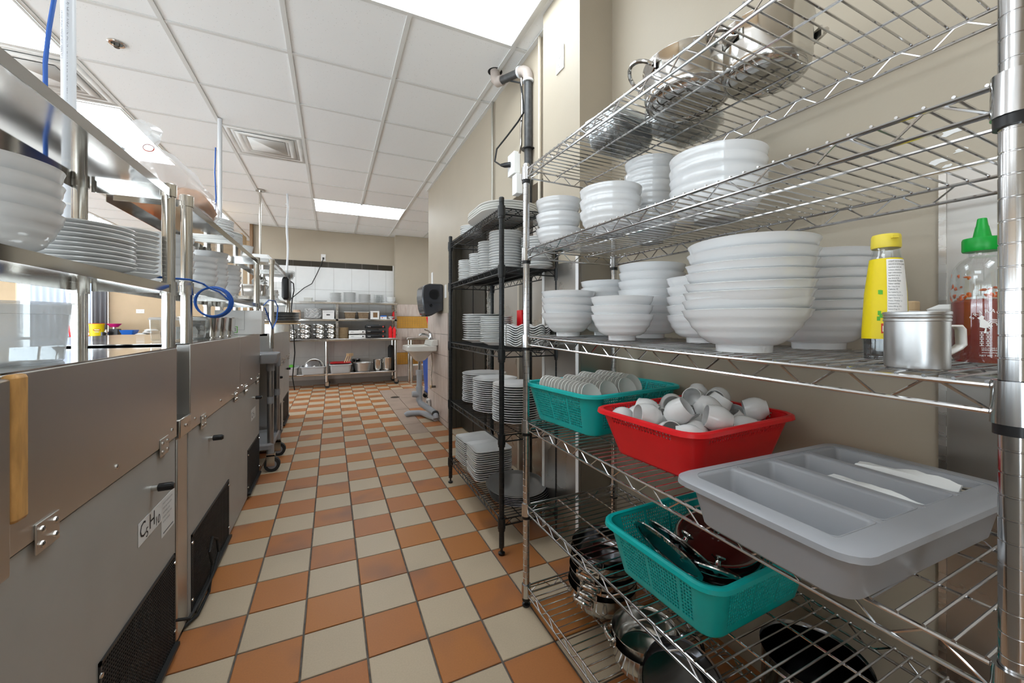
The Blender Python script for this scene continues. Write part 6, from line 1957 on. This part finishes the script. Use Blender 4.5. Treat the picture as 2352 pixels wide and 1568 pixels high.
obj('glove_body', MB().prism([(-0.06, 0.17), (0.05, 0.17), (0.05, -0.02), (0.02, -0.05), (0.0, -0.16), (-0.025, -0.16), (-0.02, 0.0)], 'y', -0.012, 0.012), t, material='red_plastic', bevel=0.006)
obj('hook', MB().tube([(0, 0, 0.17), (0, 0, 0.24)], 0.006, 8), t, material='wood')
tag(obj('hook_stand', MB().b2(1.425, 1.455, 6.17, 6.23, 0.0, 1.30), material='steel_pipe'), 'slim steel upright holding the red glove', 'stand')

# ------------------------------------------------------------------ pipes and boxes on the right wall
t = thing('waste_stack', 'dark vertical waste pipe with beige elbows on the right wall', 'pipe', (0, 0, 0))
PX, PY = 1.074, 2.092
obj('vertical_pipe', MB().tube([(PX, PY, 1.72), (PX, PY, 2.55)], 0.024, 20), t, material='pipe_black')
obj('vertical_pipe', MB().tube([(PX, PY, 0.0), (PX, PY, 1.60)], 0.024, 20), t, material='pipe_black')
obj('coupling', MB().tube([(PX, PY, 1.58), (PX, PY, 1.74)], 0.030, 20), t, material='pipe_fit')
obj('support_flange', MB().lathe([(0.024, 2.135), (0.042, 2.135), (0.042, 2.139), (0.024, 2.139)], 20, c=(PX, PY, 0), close=True), t, material='black_plastic')
obj('elbow', MB().tube([(PX, PY, 2.545), (PX, PY, 2.575), (PX - .004, PY + .012, 2.605), (PX - .012, PY + .035, 2.625), (PX - .022, PY + .062, 2.632)], [0.031, 0.031, 0.032, 0.031, 0.031], 18), t, material='pipe_fit')
obj('elbow_band', MB().tube([(PX, PY, 2.54), (PX, PY, 2.552)], 0.034, 20), t, material='pvc')
obj('elbow_band', MB().tube([(PX - .021, PY + .060, 2.632), (PX - .026, PY + .072, 2.634)], 0.034, 20), t, material='pvc')
obj('branch_pipe', MB().tube([(PX - .022, PY + .062, 2.632), (PX - .085, PY + .23, 2.655)], 0.024, 20), t, material='pipe_black')
obj('upper_elbow', MB().tube([(PX - .078, PY + .21, 2.652), (PX - .092, PY + .25, 2.660), (PX - .100, PY + .272, 2.685), (PX - .102, PY + .278, 2.745)], [0.031, 0.032, 0.032, 0.031], 18), t, material='pipe_fit')
obj('ceiling_hole', MB().lathe([(0.0, 2.7425), (0.048, 2.7425), (0.048, 2.7432), (0, 2.7432)], 20, c=(PX - .098, PY + .285, 0)), t, material='dark_void')
conduit_thing('wall_conduit', 'grey metal conduit running down left of the waste pipe', [(1.083, 2.69, 1.55), (1.083, 2.69, 2.73)], 0.009, 'conduit_grey', 12)
conduit_thing('wall_conduit', 'beige conduit between the waste pipe and the pilaster', [(1.083, 1.965, 1.55), (1.083, 1.965, 2.73)], 0.010, 'conduit', 12)
tag(obj('flexible_cable', MB().tube([(1.06, 2.155, 2.60), (1.065, 2.16, 2.50), (1.07, 2.165, 2.40), (1.065, 2.17, 2.30), (1.07, 2.18, 2.20), (1.075, 2.21, 2.16)], [0.009, .008, .009, .008, .009, .008], 10), material='steel_pipe'), 'armoured flexible cable hanging beside the waste pipe', 'cable')
t = thing('junction_box', 'white plug-in junction box with a black plug by the waste pipe', 'outlet', (1.0995, 2.30, 2.12))
obj('box_body', MB().b2(-0.045, 0, -0.05, 0.05, -0.07, 0.07), t, material='card_white', bevel=0.003)
obj('lower_box', MB().b2(-0.045, 0, -0.085, -0.02, -0.21, -0.085), t, material='card_white', bevel=0.003)
pl_ = obj('plug', MB().tube([(-0.045, 0.005, 0.0), (-0.075, 0.03, 0.0), (-0.095, 0.05, 0.005)], [0.017, 0.016, 0.008], 12), t, material='black_plastic')
obj('plug_cord', MB().tube([(-0.095, 0.05, 0.005), (-0.12, 0.09, 0.04), (-0.11, 0.08, 0.12), (-0.07, 0.0, 0.18), (-0.05, -0.12, 0.22), (-0.05, -0.2, 0.24), (-0.055, -0.19, 0.35), (-0.06, -0.17, 0.43), (-0.07, -0.06, 0.50), (-0.09, 0.02, 0.55)], 0.0055, 8), pl_, material='black_rubber')
t = thing('wall_outlet', 'white duplex outlet high on the beige pilaster', 'outlet', (1.03, 1.655, 2.395))
obj('cover_plate', MB().b2(-0.006, -0.0003, -0.036, 0.036, -0.058, 0.058), t, material='white_trim', bevel=0.002)
for z in (-0.022, 0.022):
    s_ = obj('socket', MB().tube([(-0.006, 0, z), (-0.008, 0, z)], 0.016, 16), t, material='white_trim')
    obj('slots', MB().b2(-0.0086, -0.0081, -0.008, -0.006, z - .006, z + .006).b2(-0.0086, -0.0081, 0.006, 0.008, z - .006, z + .006), s_, material='black_plastic')

# ------------------------------------------------------------------ dining counter seen between the shelves
t = thing('dining_counter', 'grey counter along the tan dining wall', 'counter', (0, 0, 0))
obj('counter_top', MB().b2(-4.8, -3.28, 8.72, 9.20, 0.83, 0.865), t, material='counter_top')
obj('counter_back', MB().b2(-4.8, -3.28, 9.10, 9.19, 0.0, 0.829), t, material='dark_void')
for x in (-4.75, -3.98, -3.35):
    obj('leg', MB().b2(x - .025, x + .025, 8.74, 8.79, 0.0, 0.829), t, material='steel_pipe')
t = thing('orange_cabinet', 'orange wooden cabinet at the end of the dining counter', 'cabinet', (-3.04, 8.96, 0))
obj('cabinet_body', MB().b2(-.22, .24, -.22, .22, 0.0, 0.86), t, material='orange_wood', bevel=0.003)
obj('cabinet_top', MB().b2(-.235, .255, -.235, .235, 0.861, 0.885), t, material='counter_top')
obj('handle', MB().tube([(0.03, -.225, 0.70), (0.03, -.25, 0.70), (0.03, -.25, 0.82), (0.03, -.225, 0.82)], 0.006, 8), t, material='steel_bright')
t = thing('yellow_pail', 'yellow plastic pail with a red and white emblem', 'pail', (-3.59, 8.90, 0.8655))
obj('pail_body', MB().lathe([(0, 0), (0.084, 0), (0.093, 0.20), (0.098, 0.201), (0.098, 0.215), (0.094, 0.216), (0.090, 0.20), (0.08, 0.006), (0, 0.005)], 32), t, material='yellow')
obj('pail_lid', MB().lathe([(0, 0.217), (0.095, 0.217), (0.097, 0.222), (0.09, 0.226), (0, 0.226)], 28), t, material='print_red')
def pail_patch(w_, h_, z, a, off, m_, name):
    mm = MB()
    N = 16
    o0 = 0
    pts = []
    for k in range(N):
        an = 2 * PI * k / N
        x = w_ * math.cos(an)
        y = h_ * math.sin(an)
        r = 0.0895 + off
        pts.append((r * math.cos(a + x / r), r * math.sin(a + x / r), z + y))
    mm.v = pts
    mm.f = [tuple(range(N))]
    return obj(name, mm, t, material=m_)
pail_patch(0.045, 0.018, 0.115, -1.19, 0.0022, 'print_red', 'emblem_oval')
pail_patch(0.034, 0.007, 0.115, -1.19, 0.0034, 'print_white', 'emblem_bar')
pail_patch(0.030, 0.006, 0.082, -1.19, 0.0022, 'print_white', 'emblem_text_bar')
t = thing('kitchen_scale', 'black kitchen scale with a pink bowl on the dining counter', 'scale', (-3.40, 8.98, 0.8655))
obj('scale_body', MB().b2(-.05, .07, -.06, .06, 0, 0.13), t, material='black_plastic', bevel=0.006)
obj('weighing_bowl', MB().lathe([(0, 0.16), (0.05, 0.16), (0.095, 0.215), (0.10, 0.216), (0.10, 0.220), (0.09, 0.217), (0.045, 0.166), (0, 0.165)], 28), t, material='pink')
obj('bowl_stem', MB().tube([(0, 0, 0.13), (0, 0, 0.162)], 0.03, 14), t, material='steel_bright')
t = thing('alarm_clock', 'orange framed round clock beside the yellow pail', 'clock', (-3.72, 8.95, 0.8655))
obj('clock_case', MB().tube([(0, 0, 0.045), (0, -.03, 0.045)], 0.042, 20), t, material='orange_toy')
obj('clock_face', MB().tube([(0, -.0305, 0.048), (0, -.032, 0.048)], 0.032, 20), t, material='print_white')
tag(obj('red_pail', MB().lathe([(0, 0), (0.072, 0), (0.092, 0.19), (0.089, 0.19), (0.069, 0.005), (0, 0.005)], 24), None, (-3.86, 8.93, 0.8655), material='red_plastic'), 'red pail behind the printed conduit on the dining counter', 'pail')
tag(obj('milk_jug', MB().lathe([(0, 0), (0.035, 0), (0.04, 0.02), (0.04, 0.07), (0.015, 0.10), (0.012, 0.12), (0, 0.12)], 18), None, (-3.452, 8.84, 0.8655), material='steel_bright'), 'small metal jug between the pail and the scale', 'jug')
tag(obj('blue_basket', MB().rloft([(0.07, 0.09, .02, 0), (0.10, 0.12, .03, 0.09), (0.097, 0.117, .03, 0.09), (0.066, 0.086, .02, 0.004)]), None, (-3.185, 8.93, 0.8855), material='blue_tray'), 'blue tray on the orange cabinet', 'tray')
for k, (x, z, s_) in enumerate(((-3.02, 0.0, .07), (-2.95, 0.035, .06), (-2.90, 0.07, .07))):
    tag(obj('paper_bundle', MB().rloft([(s_, .08, .01, 0), (s_ * 1.1, .09, .02, .015), (s_ * .7, .05, .02, .034)]), None, (x, 8.95, 0.8855 + z), (0, 0, .3 * k), material='paper' if k != 1 else 'card_white'), ['lowest', 'middle', 'topmost'][k] + ' bundle of papers heaped on the orange cabinet', 'papers', 'papers on the orange cabinet')
tag(obj('dining_chair', MB().tube([(-0.05, 0, 0), (-0.02, 0.1, 0.45), (-0.04, 0.12, 0.95)], 0.03, 8).b2(-.2, .2, -.3, .1, 0.43, 0.47).tube([(0.18, -.28, 0), (0.18, -.28, 0.44)], 0.018, 8).tube([(-0.18, -.28, 0), (-0.18, -.28, 0.44)], 0.018, 8).tube([(0.18, .1, 0), (0.18, .1, 0.44)], 0.018, 8), None, (-3.28, 8.3, 0), material='black_plastic'), 'dark chair frame standing before the dining counter', 'chair')
# white boxes and fittings seen past the tub, on the counter behind
t = thing('back_counter', 'low pale counter beyond the nearest prep counter', 'counter', (-1.75, 2.6, 0))
obj('counter_body', MB().b2(-.2, .2, -1.4, 1.6, 0, 0.88), t, material='steel_front')
obj('counter_slab', MB().b2(-.22, .22, -1.42, 1.62, 0.881, 0.915), t, material='white_trim')
